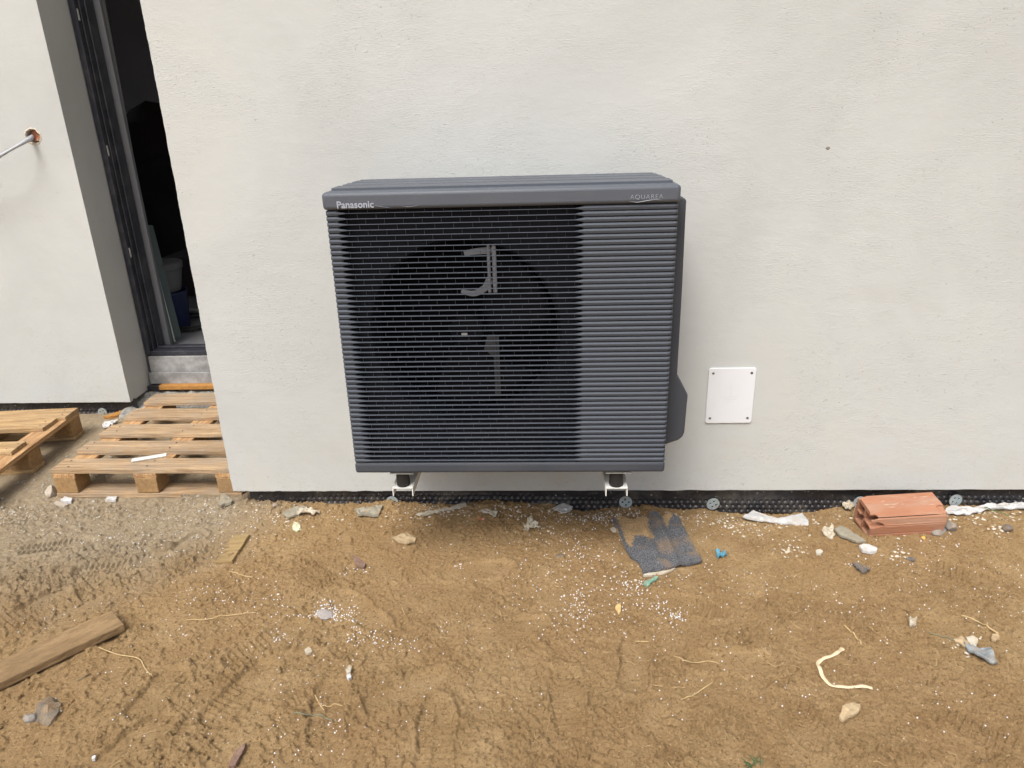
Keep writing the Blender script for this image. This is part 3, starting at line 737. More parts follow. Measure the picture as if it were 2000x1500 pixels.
for sx in (-1, 1):
    for sz in (-1, 1):
        mb = MB(); c = (sx*(pw/2-.016), -.0063, sz*(ph/2-.020)); mb.cyl(c, .0048, .0008, 'Y', 16); s_ = mb.obj('screw', M_screw, cp)
        cs = MB(); cs.box(c[0]-.0035, c[0]+.0035, -.0068, -.0064, c[2]-.0006, c[2]+.0006); cs.obj('slot', M_black, s_)

# cable hole chipped in the left wall
hc = onY(64, 266, YC)
ct = MB(); vs = []
nh = 26; rr = [.034*(1+.22*mnoise.noise(Vector((math.cos(6.283*i/nh)*1.8, math.sin(6.283*i/nh)*1.8, 4)))) for i in range(nh)]
ct.prism([(hc.x+rr[i]*math.cos(6.283*i/nh), hc.z+rr[i]*math.sin(6.283*i/nh)) for i in range(nh)], YC-.02, YC+.05)
cutter = ct.obj('c', None); wl.modifiers.clear(); bool_cut(wl, [cutter]); bevel(wl, .003, 2, 50)
M_clay = mat_simple('broken orange clay', (.50, .155, .065), (.40, .11, .045), 60, .9, bmp=.004, dirt=(.68, .60, .52), dirt_amt=.6, dirt_scale=55)
M_rimp = mat_simple('chipped render', (.62, .58, .49), (.48, .42, .33), 70, .95, bmp=.004)
cable = empty('wall_cable', (hc.x, YC, hc.z)); tag(cable, 'grey cable coming out of a chipped hole in the left wall', 'cable')
co_ = [onY(64, 266, YC+.03), onY(60, 270, YC-.01), onY(45, 279, YC-.06), onY(20, 293, YC-.10), onY(-10, 311, YC-.13), onY(-60, 345, YC-.12), onY(-120, 420, YC-.05)]
mb = MB(); sp_ = spline(co_, 8); mb.tube([p-Vector((hc.x, YC, hc.z)) for p in sp_], [.0085+.002*math.sin(i*.2) for i in range(len(sp_))], 12)
cb = mb.obj('sheath', mat_simple('grey cable sheath', (.40, .42, .45), None, 10, .45), cable); cb.data.shade_smooth()
def rock_mesh(name, r, seed, sub=3, flat=(1, 1, 1), amp=.28, freq=1.6, facets=0):
    bm = bmesh.new(); bmesh.ops.create_icosphere(bm, subdivisions=sub, radius=1)
    cuts = []
    R_ = random.Random(seed)
    for _ in range(facets):
        cuts.append((Vector((R_.uniform(-1,1), R_.uniform(-1,1), R_.uniform(-1,1))).normalized(), R_.uniform(.55, .85)))
    for v in bm.verts:
        p = v.co.normalized()
        d = 1+amp*mnoise.noise(p*freq+Vector((seed*3.7, 0, 0)))+amp*.4*mnoise.noise(p*freq*3+Vector((seed, 5, 0)))
        q_ = p*d
        for n_, k_ in cuts:
            t = q_.dot(n_)
            if t > k_: q_ = q_-n_*(t-k_)*.9
        v.co = Vector((q_.x*flat[0], q_.y*flat[1], q_.z*flat[2]))*r
    me = bpy.data.meshes.new(name); bm.to_mesh(me); bm.free(); return me
br = rock_mesh('brick_core', .034, 5, 3, (1, .5, 1), .5, 3); o = mesh_obj('exposed_brick', br, M_clay, house); o.location = (hc.x, YC+.036, hc.z)
tag(o, 'orange broken brick showing inside the cable hole')
mb = MB(); nn_ = 40; vs = []; fs = []
for i in range(nn_):
    q_ = 6.283*i/nn_; r_ = .034*(1+.22*mnoise.noise(Vector((math.cos(q_)*1.8, math.sin(q_)*1.8, 4))))
    for (k, y) in ((.93, .006), (1.0, -.0025), (1.13+.22*mnoise.noise(Vector((i*.7, 2, 0))), -.0012), (1.24+.25*mnoise.noise(Vector((i*.7, 2, 0))), .0012)):
        vs.append((hc.x+k*r_*math.cos(q_), YC+y, hc.z+k*r_*math.sin(q_)))
for i in range(nn_):
    for k in range(3): fs.append((i*4+k, ((i+1) % nn_)*4+k, ((i+1) % nn_)*4+k+1, i*4+k+1))
mb.add(vs, fs); mb.obj('chipped_rim', M_rimp, house)
# small chip in the render at the right
p = onY(1617, 289, 0); o = mesh_obj('render_chip', rock_mesh('render_chip', .006, 3, 2, (1.1, .2, .8), .5, 2.6), mat_simple('grey chip in render', (.25, .235, .21), None, 90, .95), house); o.location = (p.x, -.0005, p.z)

# ------------------------------------------------------------------ pallets
def board_mesh(name, L_, W_, T_, seed, along='X'):
    R_ = random.Random(seed); n = 26; vs = []; fs = []
    cup = R_.uniform(-.0015, .0015); bow = R_.uniform(-.003, .003)
    for i in range(n+1):
        t = i/n; x = L_*(t-.5)
        e0 = .0022*mnoise.noise(Vector((t*7, seed, 0)))+.0012*mnoise.noise(Vector((t*40, seed, 1)))
        e1 = .0022*mnoise.noise(Vector((t*7, seed, 5)))+.0012*mnoise.noise(Vector((t*40, seed, 8)))
        if i in (0, n): x += 0
        zz = bow*math.sin(math.pi*t)
        for (y, z) in ((-W_/2+e0, 0), (W_/2+e1, 0), (W_/2+e1-.001, T_), (0, T_+cup), (-W_/2+e0+.001, T_)):
            jx = .003*mnoise.noise(Vector((y*60, seed, z*50))) if i in (0, n) else 0
            vs.append((x+jx, y, z+zz))
    k = 5
    for i in range(n):
        for j in range(k): fs.append((i*k+j, i*k+(j+1) % k, (i+1)*k+(j+1) % k, (i+1)*k+j))
    fs += [tuple(range(k)), tuple(range(n*k, n*k+k))[::-1]]
    if along == 'Y': vs = [(-y, x, z) for x, y, z in vs]
    mb = MB(); mb.add(vs, fs); return mb.mesh(name)
def pallet(loc, rz, label, Wd, Dp, rows, seed, mat, H=.128, stringer_ext=0, rx=0):
    root = empty('pallet', loc, rz); root.rotation_euler = (rx, 0, rz); tag(root, label, 'pallet', 'wooden pallets by the doorway')
    tb = .020; bh = H-3*tb
    for i, (yc, wd, dx0, dx1) in enumerate(rows):
        o = mesh_obj('deck_board', board_mesh('deck_board', Wd-dx0-dx1, wd, tb, seed+i), mat, root); o.location = (Wd/2+(dx0-dx1)/2, yc, H-tb+.0005); bevel(o, .0015, 1)
    nm = MB(); nm.cyl((0, 0, 0), .0036, .0012, 'Z', 8); nme = nm.mesh('nail'); nme.materials.append(M_nail); boards = [c_ for c_ in root.children]
    for b_ in boards:
        yc = b_.location.y
        for x in (.05, Wd/2, Wd-.05):
            for k in (-1, 1):
                nl = bpy.data.objects.new('nail', nme); col.objects.link(nl); nl.parent = b_
                nl.location = (x+rnd.uniform(-.02, .02)-b_.location.x, k*.028+rnd.uniform(-.008, .008), tb+.0002)
    xs = (.05, Wd/2, Wd-.05)
    for i, x in enumerate(xs):
        o = mesh_obj('stringer_board', board_mesh('stringer_board', Dp, .098, tb, seed+20+i, 'Y'), M_palletY, root); o.location = (x, Dp/2, H-2*tb); bevel(o, .0015, 1)
        for j, y in enumerate((.045, Dp/2, Dp-.045)):
            mb = MB(); mb.box(-.046, .046, -.046, .046, 0, bh-.0005); b = mb.obj('block', M_block, root); b.location = (x, y, tb); bevel(b, .003, 2)
    for j, y in enumerate((.045, Dp/2, Dp-.045)):
        o = mesh_obj('bottom_board', board_mesh('bottom_board', Wd, .095, tb-.0005, seed+40+j), mat, root); o.location = (Wd/2, y, 0); bevel(o, .0015, 1)
    return root
M_nail = mat_simple('rusty nail', (.05, .035, .03), (.09, .055, .04), 60, .6)
rows = [(.052, .103, .0, 0), (.228, .105, .0, 0), (.402, .112, -.004, 0), (.597, .108, .006, 0), (.790, .122, .002, 0)]
pallet((-1.437, .080, .004), 0, 'whole wooden pallet lying in front of the doorway against the wall corner', .79, .855, rows, 100, M_palletA)
rows = [(.725, .12, 0, .0), (.598, .12, 0, .035), (.345, .112, 0, .03), (.06, .11, 0, .03)]
pallet((-2.452, -.125, .004), rad(5), 'second pallet with deck boards missing, cut off by the left edge', .80, .785, rows, 300, M_palletB, .138)

# ------------------------------------------------------------------ debris builders
def flake(name, poly, label, cat, mat, thick=.003, lift=.001, wob=.003, rings=7, seed=1, freq=40, group=None, edge=.0028, smoothit=True, curl=0, seg=6):
    P_ = [onG(px, py) for px, py in poly]
    # refine outline
    out = []
    for i in range(len(P_)):
        a_, b_ = P_[i], P_[(i+1) % len(P_)]
        for k in range(seg):
            t = k/seg; p = a_.lerp(b_, t); nn = Vector((-(b_-a_).y, (b_-a_).x, 0)).normalized()
            p = p+nn*edge*mnoise.noise(Vector((p.x*180, p.y*180, seed))); out.append(p)
    c = sum(out, Vector())/len(out); n = len(out); base = Vector((c.x, c.y, gh(c.x, c.y)))
    vs = []; top = []
    for s in (1, 0):
        vs.append(None)
        for r_ in range(1, rings+1):
            for p in out: vs.append(None)
    hs_ = sorted([gh(p.x, p.y) for p in out]+[gh(c.x+(p.x-c.x)*.5, c.y+(p.y-c.y)*.5) for p in out]); gm0 = hs_[int(len(hs_)*.72)]
    def z_at(x, y, r_):
        g_ = gh(x, y); g = .75*gm0+.25*g_
        return g+lift+wob*(mnoise.noise(Vector((x*freq, y*freq, seed)))+.5)+curl*r_**3
    per = 1+rings*n
    def put(i, x, y, r_):
        z = z_at(x, y, r_)
        vs[i] = (x-base.x, y-base.y, z+thick-base.z); vs[i+per] = (x-base.x, y-base.y, z-.002-base.z)
    put(0, c.x, c.y, 0)
    for r_ in range(1, rings+1):
        t = r_/rings
        for k, p in enumerate(out):
            q_ = c.lerp(p, t); put(1+(r_-1)*n+k, q_.x, q_.y, t)
    fs = []
    for o in (0, per):
        for k in range(n): fs.append((o, o+1+k, o+1+(k+1) % n))
        for r_ in range(1, rings):
            for k in range(n):
                a_ = o+1+(r_-1)*n; b_ = a_+n; fs.append((a_+k, b_+k, b_+(k+1) % n, a_+(k+1) % n))
    e_ = 1+(rings-1)*n
    for k in range(n): fs.append((e_+k, per+e_+k, per+e_+(k+1) % n, e_+(k+1) % n))
    mb = MB(); mb.add(vs, fs); o = mb.obj(name, mat); o.location = base
    if smoothit: smooth(o, 28)
    tag(o, label, cat, group); return o
def stone(name, px, py, size, label, cat, mat, flat=(1, .8, .6), seed=1, sink=.3, rz=0, facets=5, amp=.25, sub=3, group=None, lift=0):
    p = onG(px, py); o = mesh_obj(name, rock_mesh(name, size, seed, sub, flat, amp, 1.5, facets), mat)
    o.location = (p.x, p.y, p.z+size*flat[2]*(1-2*sink)*.8+lift); o.rotation_euler = (0, 0, rz); smooth(o, 28)
    tag(o, label, cat, group); return o
def strand(name, pxs, r, label, cat, mat, lift=.004, flatr=None, group=None, n=7, vary=.3, seed=1):
    P_ = [onG(x, y, lift) for x, y in pxs]; sp = spline(P_, 7)
    sp = [Vector((p.x, p.y, max(p.z, gh(p.x, p.y)+lift*.7))) for p in sp]
    b = sp[0].copy()
    R_ = [r*(1+vary*mnoise.noise(Vector((i*.35, seed, 0))))*(.75+.25*math.sin(math.pi*min(1, (i+1)/(len(sp))*1.0))) for i in range(len(sp))]
    mb = MB(); mb.tube([p-b for p in sp], R_, n); o = mb.obj(name, mat); o.location = b
    if flatr: 
        pass
    o.data.shade_smooth(); tag(o, label, cat, group); return o

M_white = mat_simple('white plastic scrap', (.58, .59, .60), (.48, .47, .45), 60, .6, bmp=.003, dirt=(.42, .30, .16), dirt_amt=.35, dirt_scale=30)
M_paper = mat_simple('soiled paper', (.56, .53, .45), (.44, .39, .30), 50, .85, bmp=.004, dirt=(.42, .29, .15), dirt_amt=.5, dirt_scale=35)
M_slate = mat_simple('greenish grey mortar', (.30, .285, .225), (.23, .215, .165), 50, .9, bmp=.003, dirt=SOIL, dirt_amt=.5, dirt_scale=35)
M_grey = mat_simple('grey stone', (.29, .28, .26), (.22, .21, .195), 40, .9, bmp=.004, dirt=SOIL, dirt_amt=.5, dirt_scale=25)
M_darkstone = mat_simple('dark stone', (.20, .165, .12), (.11, .09, .07), 40, .85, bmp=.004, dirt=SOIL, dirt_amt=.45, dirt_scale=25)
M_beige = mat_simple('beige stone', (.42, .36, .29), (.33, .28, .22), 40, .9, bmp=.003)
M_chip = mat_simple('ochre plaster flake', (.52, .40, .24), (.40, .30, .18), 60, .9, bmp=.004, dirt=(.30, .19, .09), dirt_amt=.5, dirt_scale=40)
M_straw = mat_simple('dry straw', (.55, .41, .21), (.42, .29, .13), 90, .7)
M_root = mat_simple('grey green root', (.20, .185, .11), (.14, .12, .07), 90, .8)
M_bark = mat_simple('brown bark', (.26, .165, .12), (.15, .09, .065), 90, .85, bmp=.003)
M_blue = mat_simple('blue plastic', (.09, .34, .47), (.06, .25, .36), 60, .5, bmp=.004, dirt=SOIL, dirt_amt=.4, dirt_scale=50)
M_green = mat_simple('green mesh scrap', (.20, .42, .33), (.14, .30, .24), 80, .7, bmp=.004, dirt=SOIL, dirt_amt=.6, dirt_scale=60)
M_string = mat_simple('cream strap', (.68, .56, .37), (.60, .48, .31), 80, .6, bmp=.001)
M_bluegrey = mat_simple('blue grey flake', (.27, .31, .33), (.14, .15, .16), 50, .6, bmp=.003, dirt=(.35, .26, .15), dirt_amt=.4, dirt_scale=40)
M_lead = mat_simple('charred scrap', (.09, .085, .085), (.15, .14, .13), 70, .7, bmp=.004, dirt=SOIL, dirt_amt=.5, dirt_scale=40)

def mat_bitumen():
    m, N, L, P = new_mat('granulated bitumen'); v = coords(N, L)
    c = ramp(N, L, tnoise(N, L, v, 260, 3, .8), ((.32, (.025, .025, .028)), (.48, (.075, .077, .085)), (.62, (.22, .225, .24))))
    sandp = tnoise(N, L, v, 11, 5, .6, .3)
    c = mix(N, L, math_(N, L, 'MULTIPLY', ramp(N, L, sandp, ((.50, 0), (.64, .8))), ramp(N, L, tnoise(N, L, v, 330, 2), ((.44, .1), (.54, 1)))), c, (.33, .21, .10))
    at = N.new('ShaderNodeAttribute'); at.attribute_name = 'sand'
    sf = math_(N, L, 'ADD', at.outputs['Fac'], math_(N, L, 'MULTIPLY', math_(N, L, 'SUBTRACT', tnoise(N, L, v, 150, 5, .75), .5), 2.0))
    c = mix(N, L, ramp(N, L, sf, ((.38, 0), (.55, .95))), c, ramp(N, L, tnoise(N, L, v, 160, 4, .8), ((.36, (.22, .135, .06)), (.5, (.38, .25, .12)), (.64, (.50, .345, .18)))))
    L.new(c, P.inputs['Base Color']); P.inputs['Roughness'].default_value = .85
    bump(N, L, P, tnoise(N, L, v, 300, 3, .8), .004); return m
M_bit = mat_bitumen()
# torn bitumen sheet with a folded rib, half covered with sand
bit = flake('bitumen_sheet', [(1197,1021),(1210,1017),(1232,1020),(1262,1021),(1267,1011),(1285,1009),(1292,1021),(1311,1013),(1326,1022),(1340,1044),(1352,1066),(1371,1097),(1368,1104),(1330,1110),(1300,1119),(1256,1124),(1249,1103),(1231,1092),(1214,1062),(1200,1036)],
    'torn black granulated bitumen sheet half covered with sand', 'roofing scrap', M_bit, .007, .002, .007, 26, 4, 22, smoothit=True)
# raise two ribs along the sheet
ra, rb_ = onG(1275, 1012), onG(1325, 1108); dv = (rb_-ra).normalized(); nv = Vector((-dv.y, dv.x, 0))
for v in bit.data.vertices:
    wpt = v.co+bit.location; s = (wpt-ra).dot(nv)
    v.co.z += .012*math.exp(-((s)/.013)**2) + .008*math.exp(-((s+.060)/.010)**2)
# sand lying on the sheet: a stored mask with its own outline, and a little height
def inpoly(x, y, pl):
    c = False
    for i in range(len(pl)):
        x0, y0 = pl[i]; x1, y1 = pl[i-1]
        if (y0 > y) != (y1 > y) and x < (x1-x0)*(y-y0)/(y1-y0)+x0: c = not c
    return c
SP = [[(1200,1006),(1240,1008),(1264,1020),(1268,1038),(1279,1058),(1268,1060),(1262,1052),(1252,1054),(1240,1052),(1236,1064),(1232,1078),(1222,1060),(1214,1036)],[(1293,1012),(1308,1006),(1314,1020),(1306,1026),(1301,1036),(1296,1026)],
      [(1196,1036),(1206,1040),(1214,1062),(1222,1072),(1214,1074),(1200,1052)]]
SPW = [[(onG(a, b).x, onG(a, b).y) for a, b in q] for q in SP]
sv = []
for v in bit.data.vertices:
    x = v.co.x+bit.location.x; y = v.co.y+bit.location.y; hit = 0
    for k in range(9):
        xx = x+.006*((k % 3)-1)+.006*mnoise.noise(Vector((x*90, y*90, 1))); yy = y+.006*((k//3)-1)+.006*mnoise.noise(Vector((x*90, y*90, 7)))
        hit += any(inpoly(xx, yy, q) for q in SPW)
    sv.append(hit/9); v.co.z += .003*hit/9
add_attr(bit.data, 'sand', sv)
flake('plaster_chip', [(1258,1122),(1280,1119),(1300,1116),(1318,1113),(1312,1118),(1290,1124),(1270,1128),(1256,1127)], 'thin pale plaster chip under the lower edge of the bitumen sheet', 'plaster chip', M_paper, .004, .000, .001)
flake('plaster_chip', [(1192,1039),(1200,1035),(1209,1038),(1207,1042),(1197,1043)], 'small pale pebble-like chip at the left edge of the bitumen sheet', 'plaster chip', M_paper, .006, .006, .001)
flake('mortar_flake', [(1629,1040),(1638,1035),(1650,1037),(1664,1045),(1682,1055),(1690,1062),(1672,1063),(1655,1056),(1640,1051)], 'greenish grey mortar flake left of the clay brick', 'mortar flake', M_slate, .006, .003, .003)
flake('plastic_scrap', [(1604,1040),(1609,1035),(1618,1036),(1625,1030),(1628,1034),(1627,1042),(1631,1047),(1626,1053),(1618,1051),(1608,1047)], 'cream crumpled scrap touching the grey mortar flake', 'scrap', M_paper, .002, .003, .008, freq=80)
flake('plaster_chip', [(1677,1071),(1686,1068),(1697,1068),(1713,1076),(1709,1083),(1697,1084),(1683,1082)], 'clean white angular chip below the clay brick', 'plaster chip', M_white, .008, .003, .002, smoothit=True)
flake('plaster_chip', [(1593,1078),(1600,1076),(1607,1081),(1603,1086),(1594,1085)], 'small cream round chip left of the clean white chip', 'plaster chip', M_paper, .006, .002, .002)
flake('plaster_flake', [(1640,1402),(1644,1390),(1651,1382),(1663,1380),(1678,1384),(1679,1394),(1671,1402),(1662,1406),(1655,1408),(1645,1414),(1638,1408)], 'curled beige plaster flake near the bottom right, below the cream strap', 'plaster flake', M_chip, .006, .004, .008, freq=50)
flake('grey_flake', [(426,989),(431,976),(438,970),(447,975),(456,983),(452,989),(440,991),(433,997)], 'flat grey stone piece at the foot of the wall corner', 'stone', M_slate, .010, .002, .004)
flake('mortar_flake', [(552,1010),(558,1002),(572,996),(590,990),(601,992),(594,1000),(580,1009),(563,1016)], 'grey mortar flake half under white crumpled paper near the wall', 'mortar flake', M_slate, .006, .002, .004)
flake('paper_scrap', [(578,1008),(584,1000),(594,995),(610,997),(624,1002),(626,1008),(612,1010),(598,1008),(586,1011)], 'white crumpled paper on the grey mortar flake near the wall', 'paper scrap', M_paper, .002, .010, .010, freq=70)
flake('paper_scrap', [(571,1034),(574,1026),(580,1023),(587,1030),(588,1038),(580,1040),(573,1039)], 'pale yellow-green scrap below the white crumpled paper', 'scrap', mat_simple('pale green paper', (.60, .62, .42), (.5, .5, .33), 50, .8, bmp=.003), .003, .002, .006, freq=80)
flake('mortar_flake', [(694,1003),(703,999),(722,997),(735,993),(748,991),(744,1002),(740,1012),(722,1013),(700,1012)], 'broken grey clay crust by the wall left of the left bracket', 'mortar flake', M_slate, .009, .002, .008, freq=60)
flake('plaster_flake', [(765,1055),(780,1053),(792,1046),(803,1050),(813,1056),(810,1063),(795,1065),(779,1065)], 'curled ochre flake on the sand below the left bracket', 'plaster flake', M_chip, .004, .006, .008, freq=50)
flake('paper_scrap', [(1021,1029),(1029,1027),(1030,1019),(1040,1016),(1044,1024),(1052,1026),(1050,1032),(1056,1038),(1044,1036),(1036,1037),(1026,1040),(1024,1033)], 'white star shaped crumpled scrap under the middle of the unit', 'paper scrap', M_paper, .002, .004, .012, freq=90)
flake('paper_scrap', [(1080,993),(1096,989),(1110,991),(1119,999),(1112,1006),(1098,1003),(1086,999)], 'flat white scrap beside the soil hump left of the right bracket', 'paper scrap', M_white, .002, .004, .006, freq=60)
flake('foil_strip', [(812,1006),(840,999),(870,993),(895,987),(910,983),(912,988),(896,994),(872,998),(845,1003),(825,1009)], 'dusty white foil strip along the wall between the brackets', 'foil strip', M_paper, .001, .001, .004, freq=60)
flake('foil_strip', [(934,1001),(946,996),(960,999),(972,1004),(969,1012),(956,1006),(944,1004)], 'small crumpled white foil piece right of the long dusty strip', 'foil strip', M_paper, .002, .003, .008, freq=80)
flake('plastic_strip', [(1450,1014),(1470,1007),(1492,1014),(1520,1018),(1555,1017),(1566,1010),(1578,1020),(1579,1026),(1550,1025),(1520,1023),(1480,1020),(1462,1018)], 'long white plastic strip with a bent end left of the brick', 'plastic strip', M_white, .003, .004, .006, freq=30)
flake('foil_strip', [(1845,1001),(1856,993),(1870,1001),(1893,1000),(1915,992),(1945,990),(1975,989),(2012,985),(2012,996),(1975,996),(1945,995),(1915,1003),(1890,1009),(1865,1008),(1850,1007)], 'long white foil strip on the soil right of the brick', 'foil strip', M_white, .002, .006, .010, freq=40)
flake('paper_scrap', [(1644,992),(1652,988),(1664,986),(1669,993),(1662,1000),(1650,1001)], 'white torn scrap leaning by the membrane left of the brick', 'paper scrap', M_paper, .002, .010, .014, freq=80)
flake('plastic_scrap', [(1397,1081),(1402,1076),(1405,1083),(1413,1082),(1421,1090),(1410,1092),(1401,1094)], 'small blue plastic scrap right of the bitumen sheet', 'plastic scrap', M_blue, .003, .004, .012, freq=110)
flake('mesh_scrap', [(1256,1143),(1262,1137),(1275,1134),(1284,1127),(1285,1132),(1272,1141),(1264,1148),(1258,1147)], 'pale green mesh scrap below the bitumen sheet', 'mesh scrap', M_green, .004, .002, .006, freq=110)
flake('wood_chip', [(1862,1252),(1877,1250),(1893,1261),(1885,1266),(1870,1259)], 'pale wood chip touching the blue-grey flake at the right', 'wood chip', M_chip, .004, .004, .003)
flake('wood_chip', [(1886,1251),(1900,1248),(1909,1254),(1906,1266),(1895,1264)], 'cream square chip above the blue-grey flake at the right', 'wood chip', M_paper, .004, .004, .003)
flake('slate_flake', [(1880,1264),(1890,1266),(1905,1273),(1920,1271),(1934,1273),(1941,1288),(1948,1299),(1936,1303),(1920,1295),(1904,1290),(1890,1280)], 'blue-grey curled flake near the right edge', 'flake', M_bluegrey, .004, .005, .010, freq=50)
flake('wood_chip', [(1936,1243),(1948,1240),(1952,1250),(1944,1257),(1935,1254)], 'pinkish chip right of the blue-grey flake', 'wood chip', M_chip, .005, .002, .004)
flake('fluff_ball', [(1774,1216),(1781,1212),(1789,1216),(1788,1224),(1781,1228),(1775,1224)], 'round cream knot of fibres above right of the cream strap', 'fibre knot', M_paper, .006, .002, .012, freq=140)
flake('dry_leaf', [(1202,1190),(1206,1184),(1212,1186),(1213,1194),(1209,1202),(1203,1196)], 'small tan dry leaf below the bitumen sheet', 'leaf', mat_simple('tan leaf', (.62, .43, .19), (.52, .34, .14), 60, .7), .0015, .005, .004, freq=60)
flake('bark_strip', [(448,1502),(455,1486),(464,1473),(474,1463),(482,1458),(480,1468),(472,1482),(462,1499),(458,1504)], 'brown bark strip with a black tip at the bottom edge', 'bark', M_bark, .008, .003, .004)
flake('bark_strip', [(688,1090),(697,1092),(706,1098),(715,1106),(712,1112),(702,1111),(694,1103)], 'dark purplish bark flake left of centre', 'bark', M_bark, .005, .002, .005)
flake('plastic_scrap', [(1664,1103),(1676,1106),(1690,1108),(1700,1116),(1690,1122),(1678,1120),(1670,1112)], 'charred grey scrap below the clean white chip', 'scrap', M_lead, .004, .003, .010, freq=80)
flake('plaster_chip', [(596,1272),(604,1269),(611,1274),(606,1281),(598,1281)], 'cream chip in the sand left of centre', 'plaster chip', M_paper, .006, .002, .003)
flake('plaster_chip', [(676,1312),(682,1306),(688,1310),(686,1318),(679,1320)], 'upper of two cream chips lying end to end left of centre', 'plaster chip', M_paper, .006, .002, .003)
flake('plaster_chip', [(678,1323),(684,1321),(687,1327),(682,1331),(678,1328)], 'lower of two cream chips lying end to end left of centre', 'plaster chip', M_white, .006, .002, .003)
flake('plaster_chip', [(180,1484),(186,1479),(190,1482),(187,1490),(181,1489)], 'white chip near the bottom left corner', 'plaster chip', M_white, .006, .002, .003)
flake('tile_chip', [(119,980),(127,974),(143,978),(140,985),(126,984)], 'white tile chip in front of the whole pallet, beside the beige stone', 'tile chip', M_white, .010, .002, .001, smoothit=False)
flake('tile_chip', [(207,981),(211,974),(230,974),(227,982)], 'white tile chip in front of the middle of the whole pallet', 'tile chip', M_white, .010, .002, .001, smoothit=False)
flake('tile_chip', [(105,983),(112,981),(134,989),(126,992),(112,989)], 'thin beige chip between beige stone and tile chip', 'tile chip', M_beige, .006, .001, .001)
flake('paper_scrap', [(200,834),(206,829),(218,827),(232,826),(222,832),(214,838),(203,840)], 'white crumpled scrap between the two pallets', 'paper scrap', M_white, .003, .008, .012, freq=60)
flake('insulation_scrap', [(203,818),(222,812),(240,806),(253,800),(250,808),(235,814),(218,818)], 'orange insulation sliver beside the whole pallet', 'insulation scrap', M_osb, .010, .002, .003)
stone('stone', 103, 967, .030, 'beige rounded stone standing by the left front corner of the whole pallet', 'stone', M_beige, (.8, .9, 1.1), 3, .25, .4)
stone('stone', 90, 1393, .044, 'dark half buried rock at the bottom left', 'stone', M_darkstone, (.9, 1.15, .6), 8, .58, .6, facets=3, amp=.35)
stone('stone', 61, 1404, .018, 'small grey pebble left of the dark rock', 'stone', M_grey, (1, .9, .7), 12, .3)
stone('stone', 1831, 1040, .032, 'pale grey stone under the right end of the brick', 'stone', M_grey, (1.2, .8, .6), 15, .3, .2)
stone('stone', 1857, 1032, .024, 'grey stone just right of the brick', 'stone', M_grey, (1.1, .8, .8), 16, .3, 1.2)
stone('stone', 1966, 1036, .022, 'dark grey stone by the right edge under the foil strip', 'stone', M_lead, (1.1, .8, .8), 19, .3, .9)
stone('stone', 1802, 1052, .008, 'tiny yellow pebble below the brick', 'stone', mat_simple('yellow pebble', (.62, .37, .10), (.5, .28, .06), 30, .6), (1, 1, .9), 21, .2)
stone('stone', 632, 1200, .026, 'grey foam lump among white beads left of centre', 'foam lump', mat_simple('grey foam', (.42, .38, .36), (.32, .29, .27), 130, .9, bmp=.004), (1.1, .8, .6), 22, .6)
stone('stone', 1777, 1093, .014, 'dark gravel lump below right of the clean white chip', 'stone', M_lead, (1.2, .8, .6), 24, .3)
stone('stone', 941, 1014, .010, 'orange brick crumb by the wall between the brackets', 'brick crumb', M_clay, (1.2, .9, .7), 27, .3)
stone('stone', 1311, 1413, .018, 'soil lump with a trail of crumbs right of the bottom centre', 'soil lump', M_soil, (1.2, .9, .7), 28, .3, facets=0, amp=.5)
stone('stone', 1095, 1088, .016, 'dark lump speckled with beads left of the bitumen sheet', 'stone', M_darkstone, (1.2, .9, .5), 29, .4)
stone('stone', 537, 988, .014, 'grey stone by the membrane above the mortar flake', 'stone', M_grey, (1.1, .9, .7), 31, .3)

# straw, strap, roots
def ribbon(name, pxs, wd, label, cat, mat, lift=.004, seed=2):
    P_ = spline([onG(x, y, lift) for x, y in pxs], 9); b = P_[0].copy(); vs = []; n = len(P_)
    zs = [gh(p.x, p.y)+lift for p in P_]; zs = [max(zs[max(0, i-2):i+3]) for i in range(n)]
    for _ in range(3): zs = [(zs[max(0, i-1)]+zs[i]+zs[min(n-1, i+1)])/3 for i in range(n)]
    for i, p in enumerate(P_):
        t = (P_[min(i+1, n-1)]-P_[max(i-1, 0)]); t.z = 0; t.normalize(); nn = Vector((-t.y, t.x, 0))
        w_ = wd*(1+.35*mnoise.noise(Vector((i*.15, seed, 0)))); tw = .5*mnoise.noise(Vector((i*.12, seed, 4)))
        if i > n-5 or i < 4: w_ *= 1.3
        z = zs[i]-.002; q_ = Vector((p.x, p.y, z))-b
        for s, d in ((-1, 0), (0, .0018), (1, 0), (0, -.0018)): vs.append(q_+nn*w_*s*math.cos(tw)+Vector((0, 0, d+w_*s*math.sin(tw)*.6)))
    fs = [(i*4+k, i*4+(k+1) % 4, (i+1)*4+(k+1) % 4, (i+1)*4+k) for i in range(n-1) for k in range(4)]+[(0, 1, 2, 3), tuple(range(4*n-4, 4*n))[::-1]]
    mb = MB(); mb.add(vs, fs); o = mb.obj(name, mat); o.location = b; tag(o, label, cat); return o
ribbon('strap', [(1646,1265),(1636,1273),(1622,1282),(1604,1288),(1597,1299),(1603,1312),(1613,1328),(1628,1340),(1650,1342),(1680,1343),(1704,1343)], .0050, 'cream C-shaped strap lying on the sand at the lower right', 'strap', M_string, .004)
ribbon('weed', [(1923,990),(1935,994),(1950,999),(1971,1006)], .0022, 'single long green grass blade over the white foil at the right', 'grass', mat_simple('green blade', (.06, .13, .04), None, 20, .6), .022)
G = 'dry straw stalks on the sand'
